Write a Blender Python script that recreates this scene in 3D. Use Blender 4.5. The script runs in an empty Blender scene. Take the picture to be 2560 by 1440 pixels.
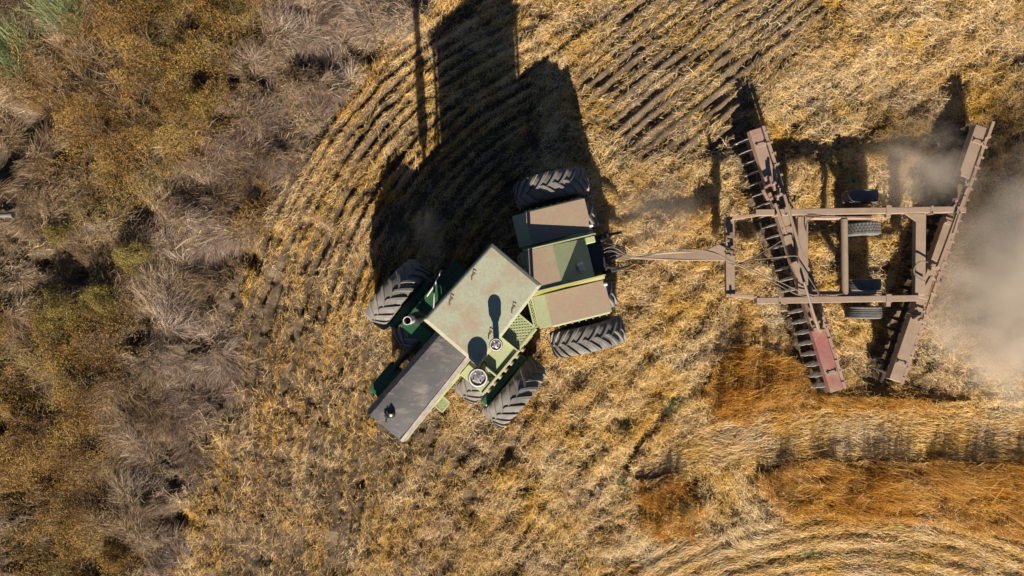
import bpy, math, random
import numpy as np
from mathutils import Vector, Matrix

random.seed(7)
RNG = np.random.default_rng(11)
scene = bpy.context.scene
COL = scene.collection

# ------------------------------------------------------------------ camera, sky, sun, exposure
H = 16.3                       # drone height over the field
FPX = 2560 * 24.0 / 36.0       # focal length in photograph pixels
cam_d = bpy.data.cameras.new('camera')
cam_d.lens = 24.0
cam_d.sensor_width = 36.0
cam_d.clip_end = 2000
cam = bpy.data.objects.new('camera', cam_d)
COL.objects.link(cam)
cam.location = (0, 0, H)
scene.camera = cam

SUN_EL = math.radians(28.0)
SUN_AZ = math.radians(3.1)     # sun stands to the bottom of the picture, a little to the right
to_sun = Vector((math.sin(SUN_AZ) * math.cos(SUN_EL), -math.cos(SUN_AZ) * math.cos(SUN_EL), math.sin(SUN_EL)))
sun_d = bpy.data.lights.new('sun', 'SUN')
sun_d.energy = 5.0
sun_d.angle = math.radians(0.5)
sun_d.color = (1.0, 0.90, 0.76)
sun = bpy.data.objects.new('sun', sun_d)
COL.objects.link(sun)
sun.rotation_euler = to_sun.to_track_quat('Z', 'Y').to_euler()

world = bpy.data.worlds.new('World')
scene.world = world
world.use_nodes = True
wn = world.node_tree
bg = wn.nodes['Background']
sky = wn.nodes.new('ShaderNodeTexSky')
sky.sky_type = 'NISHITA'
sky.sun_disc = False
sky.sun_elevation = SUN_EL
sky.air_density = 0.4
sky.dust_density = 0.1
sky.sun_rotation = math.atan2(to_sun.x, to_sun.y)
wn.links.new(sky.outputs[0], bg.inputs[0])
bg.inputs[1].default_value = 0.05
scene.view_settings.view_transform = 'Standard'
scene.view_settings.look = 'None'
scene.view_settings.exposure = 1.12
scene.view_settings.gamma = 1.0
scene.cycles.volume_step_rate = 2.0
scene.cycles.volume_bounces = 1
scene.cycles.max_bounces = 6
scene.cycles.diffuse_bounces = 2


# ------------------------------------------------------------------ small helpers
def P(px, py, z):
    """a point of the photograph (2560 x 1440) at a known height, in metres"""
    d = (H - z) / FPX
    return Vector(((px - 1280) * d, (720 - py) * d, z))


def tag(o, label=None, cat=None, group=None, kind=None):
    if label: o['label'] = label
    if cat: o['category'] = cat
    if group: o['group'] = group
    if kind: o['kind'] = kind
    return o


def empty(name, loc):
    o = bpy.data.objects.new(name, None)
    o.empty_display_size = 0.2
    COL.objects.link(o)
    o.location = loc
    return o


WORLD_AT = {}


def world_origin(o):
    if o is None: return Vector((0, 0, 0))
    w = Vector(o.location)
    return w + world_origin(o.parent)


class MB:
    def __init__(self):
        self.v = []; self.f = []; self.m = []

    def poly(self, pts, mat=0):
        n = len(self.v)
        self.v += [Vector(p) for p in pts]
        self.f.append(list(range(n, n + len(pts)))); self.m.append(mat)

    def hexa(self, b, t, mat=0):
        """closed solid between polygon b (bottom, counter-clockwise from above) and polygon t (top)"""
        n = len(self.v); k = len(b)
        self.v += [Vector(p) for p in b] + [Vector(p) for p in t]
        self.f.append([n + i for i in reversed(range(k))]); self.m.append(mat)
        self.f.append([n + k + i for i in range(k)]); self.m.append(mat)
        for i in range(k):
            j = (i + 1) % k
            self.f.append([n + i, n + j, n + k + j, n + k + i]); self.m.append(mat)

    def box(self, c, ax, ay, az, mat=0):
        c = Vector(c); ax = Vector(ax); ay = Vector(ay); az = Vector(az)
        b = [c - ax - ay - az, c + ax - ay - az, c + ax + ay - az, c - ax + ay - az]
        t = [p + az * 2 for p in b]
        self.hexa(b, t, mat)

    def beam(self, p0, p1, w, h, mat=0, top=True):
        """box section along p0-p1; the points lie on its top face when top is set"""
        p0 = Vector(p0); p1 = Vector(p1)
        d = (p1 - p0).normalized()
        s = d.cross(Vector((0, 0, 1)))
        s = s.normalized() if s.length > 1e-4 else Vector((1, 0, 0))
        up = s.cross(d).normalized()
        c = (p0 + p1) / 2 - (up * h / 2 if top else Vector((0, 0, 0)))
        self.box(c, d * (p1 - p0).length / 2, -s * w / 2, up * h / 2, mat)

    def tube(self, pts, r, n=8, mat=0, cap=True):
        pts = [Vector(p) for p in pts]
        base = len(self.v); up = None
        for i, p in enumerate(pts):
            a = pts[max(i - 1, 0)]; b = pts[min(i + 1, len(pts) - 1)]
            d = (b - a).normalized()
            if up is None:
                up = Vector((0, 0, 1)) if abs(d.z) < .9 else Vector((1, 0, 0))
            s = d.cross(up).normalized(); up = s.cross(d).normalized()
            rr = r[i] if isinstance(r, (list, tuple)) else r
            for k in range(n):
                a_ = 2 * math.pi * k / n
                self.v.append(p + s * math.cos(a_) * rr + up * math.sin(a_) * rr)
        for i in range(len(pts) - 1):
            for k in range(n):
                k2 = (k + 1) % n
                self.f.append([base + i * n + k, base + i * n + k2, base + (i + 1) * n + k2, base + (i + 1) * n + k]); self.m.append(mat)
        if cap:
            self.f.append([base + k for k in reversed(range(n))]); self.m.append(mat)
            e = base + (len(pts) - 1) * n
            self.f.append([e + k for k in range(n)]); self.m.append(mat)

    def lathe(self, c, axis, prof, n=32, mat=0, closed=False):
        """prof: (radius, distance along axis)"""
        c = Vector(c); axis = Vector(axis).normalized()
        a = axis.orthogonal().normalized(); b = axis.cross(a)
        base = len(self.v); m = len(prof)
        for k in range(n):
            t = 2 * math.pi * k / n
            d = a * math.cos(t) + b * math.sin(t)
            for (r, y) in prof:
                self.v.append(c + axis * y + d * r)
        last = m if closed else m - 1
        for k in range(n):
            k2 = (k + 1) % n
            for i in range(last):
                j = (i + 1) % m
                self.f.append([base + k * m + i, base + k2 * m + i, base + k2 * m + j, base + k * m + j]); self.m.append(mat)

    def build(self, name, mats, parent=None, origin=None, bevel=0.0, smooth=False):
        if not isinstance(mats, (list, tuple)): mats = [mats]
        if origin is None:
            origin = world_origin(parent) if parent else Vector((0, 0, 0))
        origin = Vector(origin)
        me = bpy.data.meshes.new(name)
        me.from_pydata([tuple(p - origin) for p in self.v], [], self.f)
        for m in mats: me.materials.append(m)
        me.polygons.foreach_set('material_index', self.m)
        if smooth: me.polygons.foreach_set('use_smooth', [True] * len(self.f))
        me.update()
        import bmesh
        bm = bmesh.new(); bm.from_mesh(me); bmesh.ops.recalc_face_normals(bm, faces=bm.faces); bm.to_mesh(me); bm.free()
        o = bpy.data.objects.new(name, me)
        COL.objects.link(o)
        if parent is not None:
            o.parent = parent
            o.location = origin - world_origin(parent)
        else:
            o.location = origin
        if bevel > 0:
            md = o.modifiers.new('bevel', 'BEVEL'); md.width = bevel; md.segments = 2; md.limit_method = 'ANGLE'
            md.angle_limit = math.radians(35)
        if smooth:
            md = o.modifiers.new('split', 'EDGE_SPLIT'); md.split_angle = math.radians(40)
        return o


# ------------------------------------------------------------------ materials
def new_mat(name):
    m = bpy.data.materials.new(name); m.use_nodes = True
    nt = m.node_tree
    return m, nt, nt.nodes['Principled BSDF']


def ramp(nt, stops, interp='LINEAR'):
    r = nt.nodes.new('ShaderNodeValToRGB')
    e = r.color_ramp.elements
    while len(e) > 1: e.remove(e[-1])
    r.color_ramp.interpolation = interp
    for i, (p, c) in enumerate(stops):
        el = e[0] if i == 0 else e.new(p)
        el.position = p
        el.color = (c[0], c[1], c[2], 1) if not isinstance(c, (int, float)) else (c, c, c, 1)
    return r


def noise(nt, scale, detail=6, rough=.6, coord=None, dist=0.0):
    n = nt.nodes.new('ShaderNodeTexNoise')
    n.inputs['Scale'].default_value = scale
    n.inputs['Detail'].default_value = detail
    n.inputs['Roughness'].default_value = rough
    n.inputs['Distortion'].default_value = dist
    if coord is not None: nt.links.new(coord, n.inputs['Vector'])
    return n


def mix(nt, fac, a, b):
    m = nt.nodes.new('ShaderNodeMix'); m.data_type = 'RGBA'
    for s, x in ((0, fac), (6, a), (7, b)):
        if isinstance(x, (tuple, list)): m.inputs[s].default_value = (x[0], x[1], x[2], 1)
        elif isinstance(x, (int, float)): m.inputs[s].default_value = x
        else: nt.links.new(x, m.inputs[s])
    return m.outputs[2]


def coords(nt, which='Object'):
    return nt.nodes.new('ShaderNodeTexCoord').outputs[which]


def bump(nt, bsdf, height, strength=.4, dist=.01):
    b = nt.nodes.new('ShaderNodeBump'); b.inputs['Strength'].default_value = strength; b.inputs['Distance'].default_value = dist
    nt.links.new(height, b.inputs['Height']); nt.links.new(b.outputs[0], bsdf.inputs['Normal'])


def paint(name, base, dust=(.25, .18, .12), dust_lo=.35, dust_hi=.75, rough=.5, flat_dust=0.0, metal=0.0, scale=3.0, wear=None):
    """paint with blotches of dust; flat_dust adds settled dust on faces that point straight up"""
    m, nt, b = new_mat(name)
    co = coords(nt)
    n1 = noise(nt, scale, 8, .65, co)
    r1 = ramp(nt, [(dust_lo, 0.0), (dust_hi, 1.0)])
    nt.links.new(n1.outputs[0], r1.inputs[0])
    n2 = noise(nt, scale * 9, 4, .6, co)
    r2 = ramp(nt, [(.3, .78), (.7, 1.0)])
    nt.links.new(n2.outputs[0], r2.inputs[0])
    basec = mix(nt, 1.0, base, base)
    mul = nt.nodes.new('ShaderNodeMix'); mul.data_type = 'RGBA'; mul.blend_type = 'MULTIPLY'; mul.inputs[0].default_value = 1
    mul.inputs[6].default_value = (*base, 1); nt.links.new(r2.outputs[0], mul.inputs[7])
    fac = r1.outputs[0]
    if flat_dust > 0:
        g = nt.nodes.new('ShaderNodeNewGeometry')
        sx = nt.nodes.new('ShaderNodeSeparateXYZ'); nt.links.new(g.outputs['True Normal'], sx.inputs[0])
        rz = ramp(nt, [(.955, 0.0), (.985, flat_dust)]); nt.links.new(sx.outputs[2], rz.inputs[0])
        npk = noise(nt, 2.2, 6, .7, co); rpk = ramp(nt, [(.30, .55), (.48, 1.0)]); nt.links.new(npk.outputs[0], rpk.inputs[0])
        mpk = nt.nodes.new('ShaderNodeMath'); mpk.operation = 'MULTIPLY'; nt.links.new(rz.outputs[0], mpk.inputs[0]); nt.links.new(rpk.outputs[0], mpk.inputs[1])
        mx = nt.nodes.new('ShaderNodeMath'); mx.operation = 'MAXIMUM'
        nt.links.new(fac, mx.inputs[0]); nt.links.new(mpk.outputs[0], mx.inputs[1])
        fac = mx.outputs[0]
    n3 = noise(nt, 14, 5, .6, co)
    rd = ramp(nt, [(.3, tuple(c * .90 for c in dust)), (.7, tuple(min(1, c * 1.06) for c in dust))]); nt.links.new(n3.outputs[0], rd.inputs[0])
    c = mix(nt, fac, mul.outputs[2], rd.outputs[0])
    nt.links.new(c, b.inputs['Base Color'])
    b.inputs['Roughness'].default_value = rough
    b.inputs['Metallic'].default_value = metal
    bump(nt, b, n2.outputs[0], .15, .004)
    return m


M = {}
M['green'] = paint('faded_green_paint', (.37, .42, .20), dust=(.40, .38, .25), dust_lo=.35, dust_hi=.85, rough=.42)
M['green_dark'] = paint('green_paint', (.02, .09, .035), dust=(.11, .10, .06), dust_lo=.45, dust_hi=1.0, rough=.42)
M['green_dusty'] = paint('green_paint_under_dust', (.31, .335, .19), dust=(.285, .205, .145), dust_lo=.5, dust_hi=1.0, rough=.55, flat_dust=.96)
M['olive'] = paint('olive_edge_paint', (.20, .19, .03), dust=(.25, .2, .08), dust_lo=.45, dust_hi=.95, rough=.5)
M['roof'] = paint('chalky_roof_paint', (.35, .36, .26), dust=(.31, .225, .155), dust_lo=.46, dust_hi=.68, rough=.5, scale=2.3)
M['tan'] = paint('dust_coated_steel', (.26, .18, .125), dust=(.32, .235, .165), dust_lo=.35, dust_hi=.8, rough=.7)
M['red'] = paint('faded_red_paint', (.29, .115, .095), dust=(.29, .20, .15), dust_lo=.44, dust_hi=.66, rough=.55, scale=1.6)
M['reddust'] = paint('dusty_red_paint', (.28, .145, .115), dust=(.31, .22, .16), dust_lo=.3, dust_hi=.6, rough=.65, scale=1.6)
M['black'] = paint('black_grimy_steel', (.018, .018, .02), dust=(.07, .06, .045), dust_lo=.5, dust_hi=1.0, rough=.6)
M['rust'] = paint('rusty_steel', (.13, .07, .045), dust=(.28, .21, .15), dust_lo=.4, dust_hi=.8, rough=.7)


def hood_mat():
    m, nt, b = new_mat('scuffed_black_hood_paint')
    co = coords(nt)
    mp = nt.nodes.new('ShaderNodeMapping'); mp.inputs['Rotation'].default_value[2] = math.radians(-50)
    mp.inputs['Scale'].default_value = (.9, 2.6, 1); nt.links.new(co, mp.inputs[0])
    n1 = noise(nt, 2.0, 9, .72, mp.outputs[0], .4)
    r1 = ramp(nt, [(.54, 0.0), (.60, .45), (.70, .85)]); nt.links.new(n1.outputs[0], r1.inputs[0])
    n2 = noise(nt, 1.3, 6, .6, co)
    r2 = ramp(nt, [(.3, (.074, .072, .075)), (.7, (.122, .113, .107))]); nt.links.new(n2.outputs[0], r2.inputs[0])
    c = mix(nt, r1.outputs[0], r2.outputs[0], (.25, .205, .18))
    nt.links.new(c, b.inputs['Base Color'])
    b.inputs['Roughness'].default_value = .5
    bump(nt, b, n1.outputs[0], .1, .003)
    return m


M['hood'] = hood_mat()
M['hood_edge'] = paint('sunlit_hood_edge', (.21, .18, .17), dust=(.29, .25, .21), dust_lo=.4, dust_hi=.7, rough=.5, scale=7)  # sunward hood edge painted light; the next one has shade in its colour
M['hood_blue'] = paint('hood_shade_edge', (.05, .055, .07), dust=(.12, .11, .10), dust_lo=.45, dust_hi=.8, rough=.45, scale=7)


def rubber(name, base, dust, lo=.35, hi=.7):
    m, nt, b = new_mat(name)
    co = coords(nt)
    n1 = noise(nt, 5, 7, .65, co)
    r1 = ramp(nt, [(lo, 0.0), (hi, 1.0)]); nt.links.new(n1.outputs[0], r1.inputs[0])
    c = mix(nt, r1.outputs[0], base, dust)
    nt.links.new(c, b.inputs['Base Color']); b.inputs['Roughness'].default_value = .75
    n2 = noise(nt, 60, 3, .6, co); bump(nt, b, n2.outputs[0], .2, .004)
    return m


M['rubber'] = rubber('dusty_tyre_rubber', (.105, .097, .088), (.19, .17, .148))
M['rubber_road'] = rubber('worn_tyre_rubber', (.085, .085, .085), (.18, .165, .15))
M['hose'] = rubber('hydraulic_hose_rubber', (.07, .055, .045), (.24, .185, .135))
M['pale_pole'] = paint('weathered_grey_pole', (.10, .095, .085), dust=(.17, .15, .125), dust_lo=.4, dust_hi=.7, rough=.8)
m, nt, b = new_mat('polished_disc_steel')
n1 = noise(nt, 9, 5, .6, coords(nt)); r1 = ramp(nt, [(.3, (.72, .70, .68)), (.7, (.32, .27, .23))]); nt.links.new(n1.outputs[0], r1.inputs[0])
nt.links.new(r1.outputs[0], b.inputs['Base Color']); b.inputs['Metallic'].default_value = .1; b.inputs['Roughness'].default_value = .38
M['steel'] = m
m, nt, b = new_mat('dark_disc_steel')
n1 = noise(nt, 9, 5, .6, coords(nt)); r1 = ramp(nt, [(.3, (.03, .026, .024)), (.75, (.11, .08, .06))]); nt.links.new(n1.outputs[0], r1.inputs[0])
nt.links.new(r1.outputs[0], b.inputs['Base Color']); b.inputs['Metallic'].default_value = .3; b.inputs['Roughness'].default_value = .55
M['steel_dark'] = m
m, nt, b = new_mat('chalky_metal'); b.inputs['Base Color'].default_value = (.62, .56, .52, 1); b.inputs['Roughness'].default_value = .45; M['pale'] = m
m, nt, b = new_mat('cab_glass'); b.inputs['Base Color'].default_value = (.02, .03, .03, 1); b.inputs['Roughness'].default_value = .06
b.inputs['Alpha'].default_value = 1.0; M['glass'] = m
m, nt, b = new_mat('cleaner_bowl_plastic')
n1 = noise(nt, 30, 4, .6, coords(nt)); r1 = ramp(nt, [(.4, (.15, .14, .15)), (.7, (.36, .34, .33))]); nt.links.new(n1.outputs[0], r1.inputs[0])
nt.links.new(r1.outputs[0], b.inputs['Base Color']); b.inputs['Roughness'].default_value = .18; M['bowl'] = m


def blade_mat(name, stops, rough=.6, trans=.25, noise_amt=.0):
    m, nt, b = new_mat(name)
    at = nt.nodes.new('ShaderNodeAttribute'); at.attribute_name = 'tint'
    r = ramp(nt, stops); nt.links.new(at.outputs['Fac'], r.inputs[0])
    if noise_amt > 0:                       # some patches weathered greyer, others fresh and golden
        nz = noise(nt, .75, 5, .6, coords(nt)); mr = nt.nodes.new('ShaderNodeMapRange')
        mr.inputs[1].default_value = .36; mr.inputs[2].default_value = .64; mr.inputs[3].default_value = 1 - noise_amt; mr.inputs[4].default_value = 1 + noise_amt * .8
        nt.links.new(nz.outputs[0], mr.inputs[0])
        r0 = r
        r = nt.nodes.new('ShaderNodeHueSaturation'); nt.links.new(mr.outputs[0], r.inputs['Saturation']); nt.links.new(r0.outputs[0], r.inputs['Color'])
    nt.links.new(r.outputs[0], b.inputs['Base Color'])
    b.inputs['Roughness'].default_value = rough
    b.inputs['Specular IOR Level'].default_value = .25
    if trans > 0:
        tr = nt.nodes.new('ShaderNodeBsdfTranslucent'); nt.links.new(r.outputs[0], tr.inputs[0])
        ms = nt.nodes.new('ShaderNodeMixShader'); ms.inputs[0].default_value = trans
        nt.links.new(b.outputs[0], ms.inputs[1]); nt.links.new(tr.outputs[0], ms.inputs[2])
        nt.links.new(ms.outputs[0], nt.nodes['Material Output'].inputs[0])
    return m


M['straw'] = blade_mat('dry_straw', [(0, (.24, .115, .025)), (.25, (.50, .285, .072)), (.55, (.69, .44, .15)), (.8, (.78, .56, .245)), (1, (.85, .70, .43))], noise_amt=.20)
M['stubble'] = blade_mat('golden_stubble', [(0, (.17, .068, .010)), (.35, (.46, .21, .026)), (.7, (.64, .34, .055)), (1, (.74, .50, .19))], trans=.3)
M['weed'] = blade_mat('dry_weed_stems', [(0, (.09, .055, .027)), (.35, (.23, .15, .08)), (.7, (.37, .265, .16)), (.9, (.50, .38, .25)), (1, (.60, .48, .33))], trans=.2)
M['weed_grey'] = blade_mat('grey_mauve_weed_stems', [(0, (.09, .056, .036)), (.35, (.22, .15, .105)), (.7, (.36, .265, .205)), (.9, (.50, .39, .31)), (1, (.60, .50, .41))], trans=.2)
M['scrub'] = blade_mat('rusty_scrub_leaves', [(0, (.07, .038, .012)), (.3, (.22, .115, .025)), (.6, (.36, .205, .048)), (.85, (.39, .265, .075)), (1, (.34, .28, .09))], trans=.25)
M['olive_leaf'] = blade_mat('olive_scrub_leaves', [(0, (.07, .052, .014)), (.4, (.20, .152, .032)), (.8, (.31, .25, .06)), (1, (.39, .325, .11))], trans=.25)
M['leaf_green'] = blade_mat('green_leaves', [(0, (.08, .085, .035)), (.5, (.20, .225, .095)), (1, (.36, .39, .20))], trans=.3)
M['twig'] = blade_mat('bare_grey_twigs', [(0, (.12, .095, .08)), (.6, (.30, .26, .23)), (1, (.48, .44, .40))], trans=0)


# ------------------------------------------------------------------ noise and zones (numpy)
def _hash(ix, iy, seed):
    h = (ix.astype(np.int64) * 374761393 + iy.astype(np.int64) * 668265263 + seed * 982451653) & 0xFFFFFFFF
    h = ((h ^ (h >> 13)) * 1274126177) & 0xFFFFFFFF
    return ((h ^ (h >> 16)) & 0xFFFFFF) / float(0xFFFFFF)


def vnoise(x, y, seed=0):
    ix = np.floor(x); iy = np.floor(y)
    fx = x - ix; fy = y - iy
    fx = fx * fx * (3 - 2 * fx); fy = fy * fy * (3 - 2 * fy)
    a = _hash(ix, iy, seed); b = _hash(ix + 1, iy, seed); c = _hash(ix, iy + 1, seed); d = _hash(ix + 1, iy + 1, seed)
    return (a * (1 - fx) + b * fx) * (1 - fy) + (c * (1 - fx) + d * fx) * fy


def fbm(x, y, seed=0, octv=4, gain=.5):
    s = 0; a = 1; t = 0
    for i in range(octv):
        s = s + a * vnoise(x * 2 ** i + 17.3 * i, y * 2 ** i - 9.1 * i, seed + i); t += a; a *= gain
    return s / t


PXM = FPX / H                      # photograph pixels per metre on the ground


def to_px(x, y): return 1280 + x * PXM, 720 - y * PXM


def inpoly(px, py, poly):
    r = np.zeros(px.shape, bool); n = len(poly)
    for i in range(n):
        x0, y0 = poly[i]; x1, y1 = poly[(i + 1) % n]
        if y0 == y1: continue
        c = ((y0 > py) != (y1 > py)) & (px < (x1 - x0) * (py - y0) / (y1 - y0) + x0)
        r ^= c
    return r


def warp(px, py, amt=22, sc=60, seed=5):
    return (px + (fbm(px / sc, py / sc, seed, 3) - .5) * 2 * amt, py + (fbm(px / sc, py / sc, seed + 40, 3) - .5) * 2 * amt)


def zone(px, py, polys, amt=22, sc=60, seed=5):
    wx, wy = warp(px, py, amt, sc, seed)
    r = np.zeros(px.shape, bool)
    for p in polys: r |= inpoly(wx, wy, p)
    return r


def jit(p, s): return p + RNG.normal(0, s, p.shape)


VERGE = [[(-1600, -900), (1300, -900), (1085, 0), (965, 92), (905, 190), (855, 265), (795, 340), (725, 430), (662, 530), (612, 640), (578, 760),
          (572, 850), (595, 940), (560, 1030), (505, 1120), (458, 1250), (440, 1440), (430, 2400), (-1600, 2400)]]
RUSTY = [[(290, -60), (560, -60), (580, 90), (560, 250), (520, 370), (450, 440), (395, 500), (280, 490), (170, 430), (150, 320), (190, 180), (230, 60)],
         [(-400, 810), (60, 800), (140, 790), (310, 790), (300, 880), (285, 960), (278, 1100), (255, 1250), (240, 1500), (60, 1600), (30, 1300), (-20, 1150), (-400, 1150)],
         [(255, 1360), (325, 1360), (335, 1440), (265, 1445)], [(560, -60), (720, -60), (660, 60), (560, 130)], [(60, 170), (190, 90), (200, 330), (80, 330)], [(600, 470), (670, 450), (660, 560), (600, 560)]]
OLIVE = [[(420, -60), (690, -60), (650, 80), (560, 200), (500, 330), (420, 330), (380, 120)], [(90, 750), (300, 735), (315, 810), (120, 850)],
         [(260, 440), (400, 430), (350, 560), (180, 580), (160, 500)], [(-60, 790), (60, 780), (60, 850), (-60, 850)], [(320, 370), (430, 350), (420, 470), (330, 470)], [(480, 200), (565, 210), (550, 310), (470, 320)],
         [(40, 880), (200, 860), (210, 960), (60, 980)], [(60, 1330), (230, 1300), (230, 1440), (40, 1440)]]
TRACKS = [([(1175, 30), (1050, 128), (955, 205), (890, 280), (835, 345)], 9, .09), ([(1070, 150), (985, 215), (900, 315)], 7, .06), ([(1035, 215), (960, 280), (905, 335), (850, 405)], 7, .06), ([(1020, 262), (950, 330), (890, 400)], 6, .05),
          ([(860, 235), (812, 312), (722, 408), (690, 440)], 8, .09), ([(722, 640), (645, 760), (592, 860), (566, 925)], 12, .08), ([(705, 715), (664, 800), (642, 900), (634, 965)], 16, .06), ([(760, 560), (705, 640), (670, 720)], 8, .06),
          ([(842, 1170), (838, 1270), (826, 1440), (818, 1560)], 19, .05), ([(735, 900), (700, 1010), (672, 1120), (655, 1290)], 9, .06), ([(880, 480), (820, 560), (770, 660)], 7, .05), ([(830, 600), (770, 720), (735, 850)], 7, .05),
          ([(1690, 1000), (1640, 1060), (1590, 1120), (1555, 1200)], 9, .08), ([(1310, 190), (1400, 120), (1500, 50), (1580, -20)], 7, .06), ([(1370, 40), (1300, 100)], 7, .05), ([(1840, 310), (1760, 380), (1680, 430)], 8, .05)]


def track_depth(px, py):
    """0..1 closeness to a wheel or furrow line, and its depth in metres"""
    near = np.zeros(px.shape); dep = np.zeros(px.shape)
    wx, wy = warp(px, py, 7, 40, 77)
    for pts, w, d in TRACKS:
        for (ax, ay), (bx, by) in zip(pts[:-1], pts[1:]):
            m = (wx > min(ax, bx) - 40) & (wx < max(ax, bx) + 40) & (wy > min(ay, by) - 40) & (wy < max(ay, by) + 40)
            if not m.any(): continue
            dx, dy = bx - ax, by - ay
            t = np.clip(((wx[m] - ax) * dx + (wy[m] - ay) * dy) / (dx * dx + dy * dy), 0, 1)
            g = np.exp(-(((wx[m] - ax - t * dx) ** 2 + (wy[m] - ay - t * dy) ** 2) / w ** 2))
            near[m] = np.maximum(near[m], g); dep[m] = np.maximum(dep[m], g * d)
    return near, dep


WORKED = [[(2440, 440), (2700, 420), (3400, 400), (3400, 1000), (2300, 985), (2260, 930), (2330, 700)]]
PITS = [(345, 1185, .28, .55), (443, 1205, .20, .45), (105, 655, .20, .5), (190, 690, .32, .4), (355, 545, .30, .4), (425, 575, .2, .4), (510, 742, .24, .45), (60, 320, .50, .5), (20, 420, .4, .4), (150, 385, .25, .4),
        (405, 390, .22, .4), (520, 210, .25, .4), (590, 190, .2, .35), (480, 70, .22, .4), (745, 35, .25, .4), (690, 350, .22, .4), (640, 480, .25, .45), (330, 850, .2, .35), (245, 1100, .25, .4), (310, 1140, .2, .35),
        (240, 1420, .4, .45), (430, 950, .22, .4), (390, 1310, .2, .35), (450, 1300, .22, .4), (0, 1080, .3, .5), (930, 140, .15, .3), (865, 210, .16, .35), (820, 260, .14, .3), (1560, 1060, .2, .25), (1645, 985, .2, .2),
        (630, 650, .2, .35), (60, 590, .25, .35), (600, 520, .2, .35), (555, 300, .18, .35), (660, 200, .2, .3), (760, 150, .2, .3), (1270, 1130, .15, .2), (900, 1210, .14, .2), (1190, 1130, .14, .2)]
STAND = [[(1790, 890), (1890, 862), (2000, 905), (2050, 985), (2200, 990), (2420, 1005), (2300, 1028), (2000, 1028), (1860, 1055), (1770, 1062), (1752, 985)],
         [(1890, 1172), (2050, 1146), (2300, 1150), (2560, 1162), (3400, 1170), (3400, 1400), (2560, 1352), (2300, 1312), (2050, 1288), (1960, 1290), (1890, 1230)],
         [(1592, 1190), (1690, 1182), (1755, 1275), (1748, 1335), (1640, 1348), (1600, 1285)]]
BAND = [[(1190, -40), (1150, 20), (1040, 110), (960, 190), (905, 265), (860, 320), (830, 310), (885, 220), (960, 120), (1090, 20), (1150, -40)],
        [(722, 930), (700, 1040), (665, 1140), (645, 1290), (618, 1290), (632, 1130), (660, 1010), (690, 920)],
        [(838, 1180), (822, 1270), (802, 1440), (790, 1600), (765, 1600), (785, 1440), (800, 1270), (812, 1180)],
        [(1560, 1110), (1680, 1010), (1700, 1030), (1600, 1140)]]
FURROW = [[(1425, 200), (1500, 90), (1600, -60), (1700, -300), (2400, -300), (2110, -30), (2040, 110), (1920, 230), (1840, 350), (1700, 400), (1510, 430), (1475, 280)]]
LANE = [[(1560, 1180), (1640, 1125), (1760, 1062), (1880, 1030), (2200, 1022), (2560, 1028), (3400, 1020), (3400, 1165), (2300, 1148), (2050, 1144), (1890, 1165), (1760, 1150), (1640, 1200)],
        [(1480, 1460), (1640, 1370), (1800, 1325), (2060, 1292), (2300, 1316), (2560, 1356), (3400, 1405), (3400, 2400), (1400, 2400)]]
BARE = [[(840, 1180), (900, 1170), (890, 1300), (860, 1460), (810, 1500), (808, 1440), (830, 1280)], [(1000, 1060), (1080, 1110), (960, 1190), (880, 1160)],
        [(780, 100), (900, 170), (850, 250), (760, 330)], [(640, 900), (690, 800), (720, 850), (660, 1000), (600, 1050), (590, 980)], [(870, 330), (1000, 200), (1040, 230), (900, 400), (820, 460)],
        [(560, 850), (610, 800), (600, 900), (560, 930)]]

DIRS = np.array([(900, 200, 48), (1000, 90, 43), (700, 500, 64), (640, 760, 78), (620, 1000, 90), (800, 1300, 84), (690, 1300, 84), (800, 700, 74), (900, 500, 62), (1000, 1250, 76), (1300, 1200, 58),
                 (1600, 1000, 50), (1620, 1150, 33), (1800, 1090, 13), (2200, 1080, 0), (2500, 1080, 0), (1640, 1400, 25), (2000, 1310, 8), (2300, 1320, -4),
                 (2560, 1385, -18), (1600, 100, 40), (1800, 100, 38), (2200, 200, 32), (2500, 200, 36), (1700, 700, 40), (1900, 900, 20), (2400, 1000, -5),
                 (2200, 1220, -12), (1850, 1240, 110), (1900, 1000, 15), (2200, 900, -25), (2300, 250, 30)], float)


def dir_field(px, py):
    sx = np.zeros(px.shape); sy = np.zeros(px.shape)
    for x, y, a in DIRS:
        w = 1.0 / ((px - x) ** 2 + (py - y) ** 2 + 900.0) ** 1.5
        sx += w * math.cos(2 * math.radians(a)); sy += w * math.sin(2 * math.radians(a))
    return .5 * np.arctan2(sy, sx)


def pit_mask(px, py):
    r = np.zeros(px.shape, bool)
    for (qx, qy, qr, qd) in PITS: r |= (px - qx) ** 2 + (py - qy) ** 2 < (qr * PXM * .8) ** 2
    return r


def smooth(t): t = np.clip(t, 0, 1); return t * t * (3 - 2 * t)


# streaks that follow the driving direction: noise averaged along the direction field
SX = np.arange(-15.2, 15.3, .05); SY = np.arange(-9.8, 9.9, .05)
_gx, _gy = np.meshgrid(SX, SY)
_a = dir_field(*to_px(_gx, _gy))
STREAK = np.zeros(_gx.shape)
for k in range(-8, 9):
    STREAK += vnoise((_gx + np.cos(_a) * k * .075) / .15, (_gy + np.sin(_a) * k * .075) / .15, 505) + .6 * vnoise((_gx + np.cos(_a) * k * .075) / .33, (_gy + np.sin(_a) * k * .075) / .33, 515)
STREAK = (STREAK - STREAK.mean()) / STREAK.std()


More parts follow.
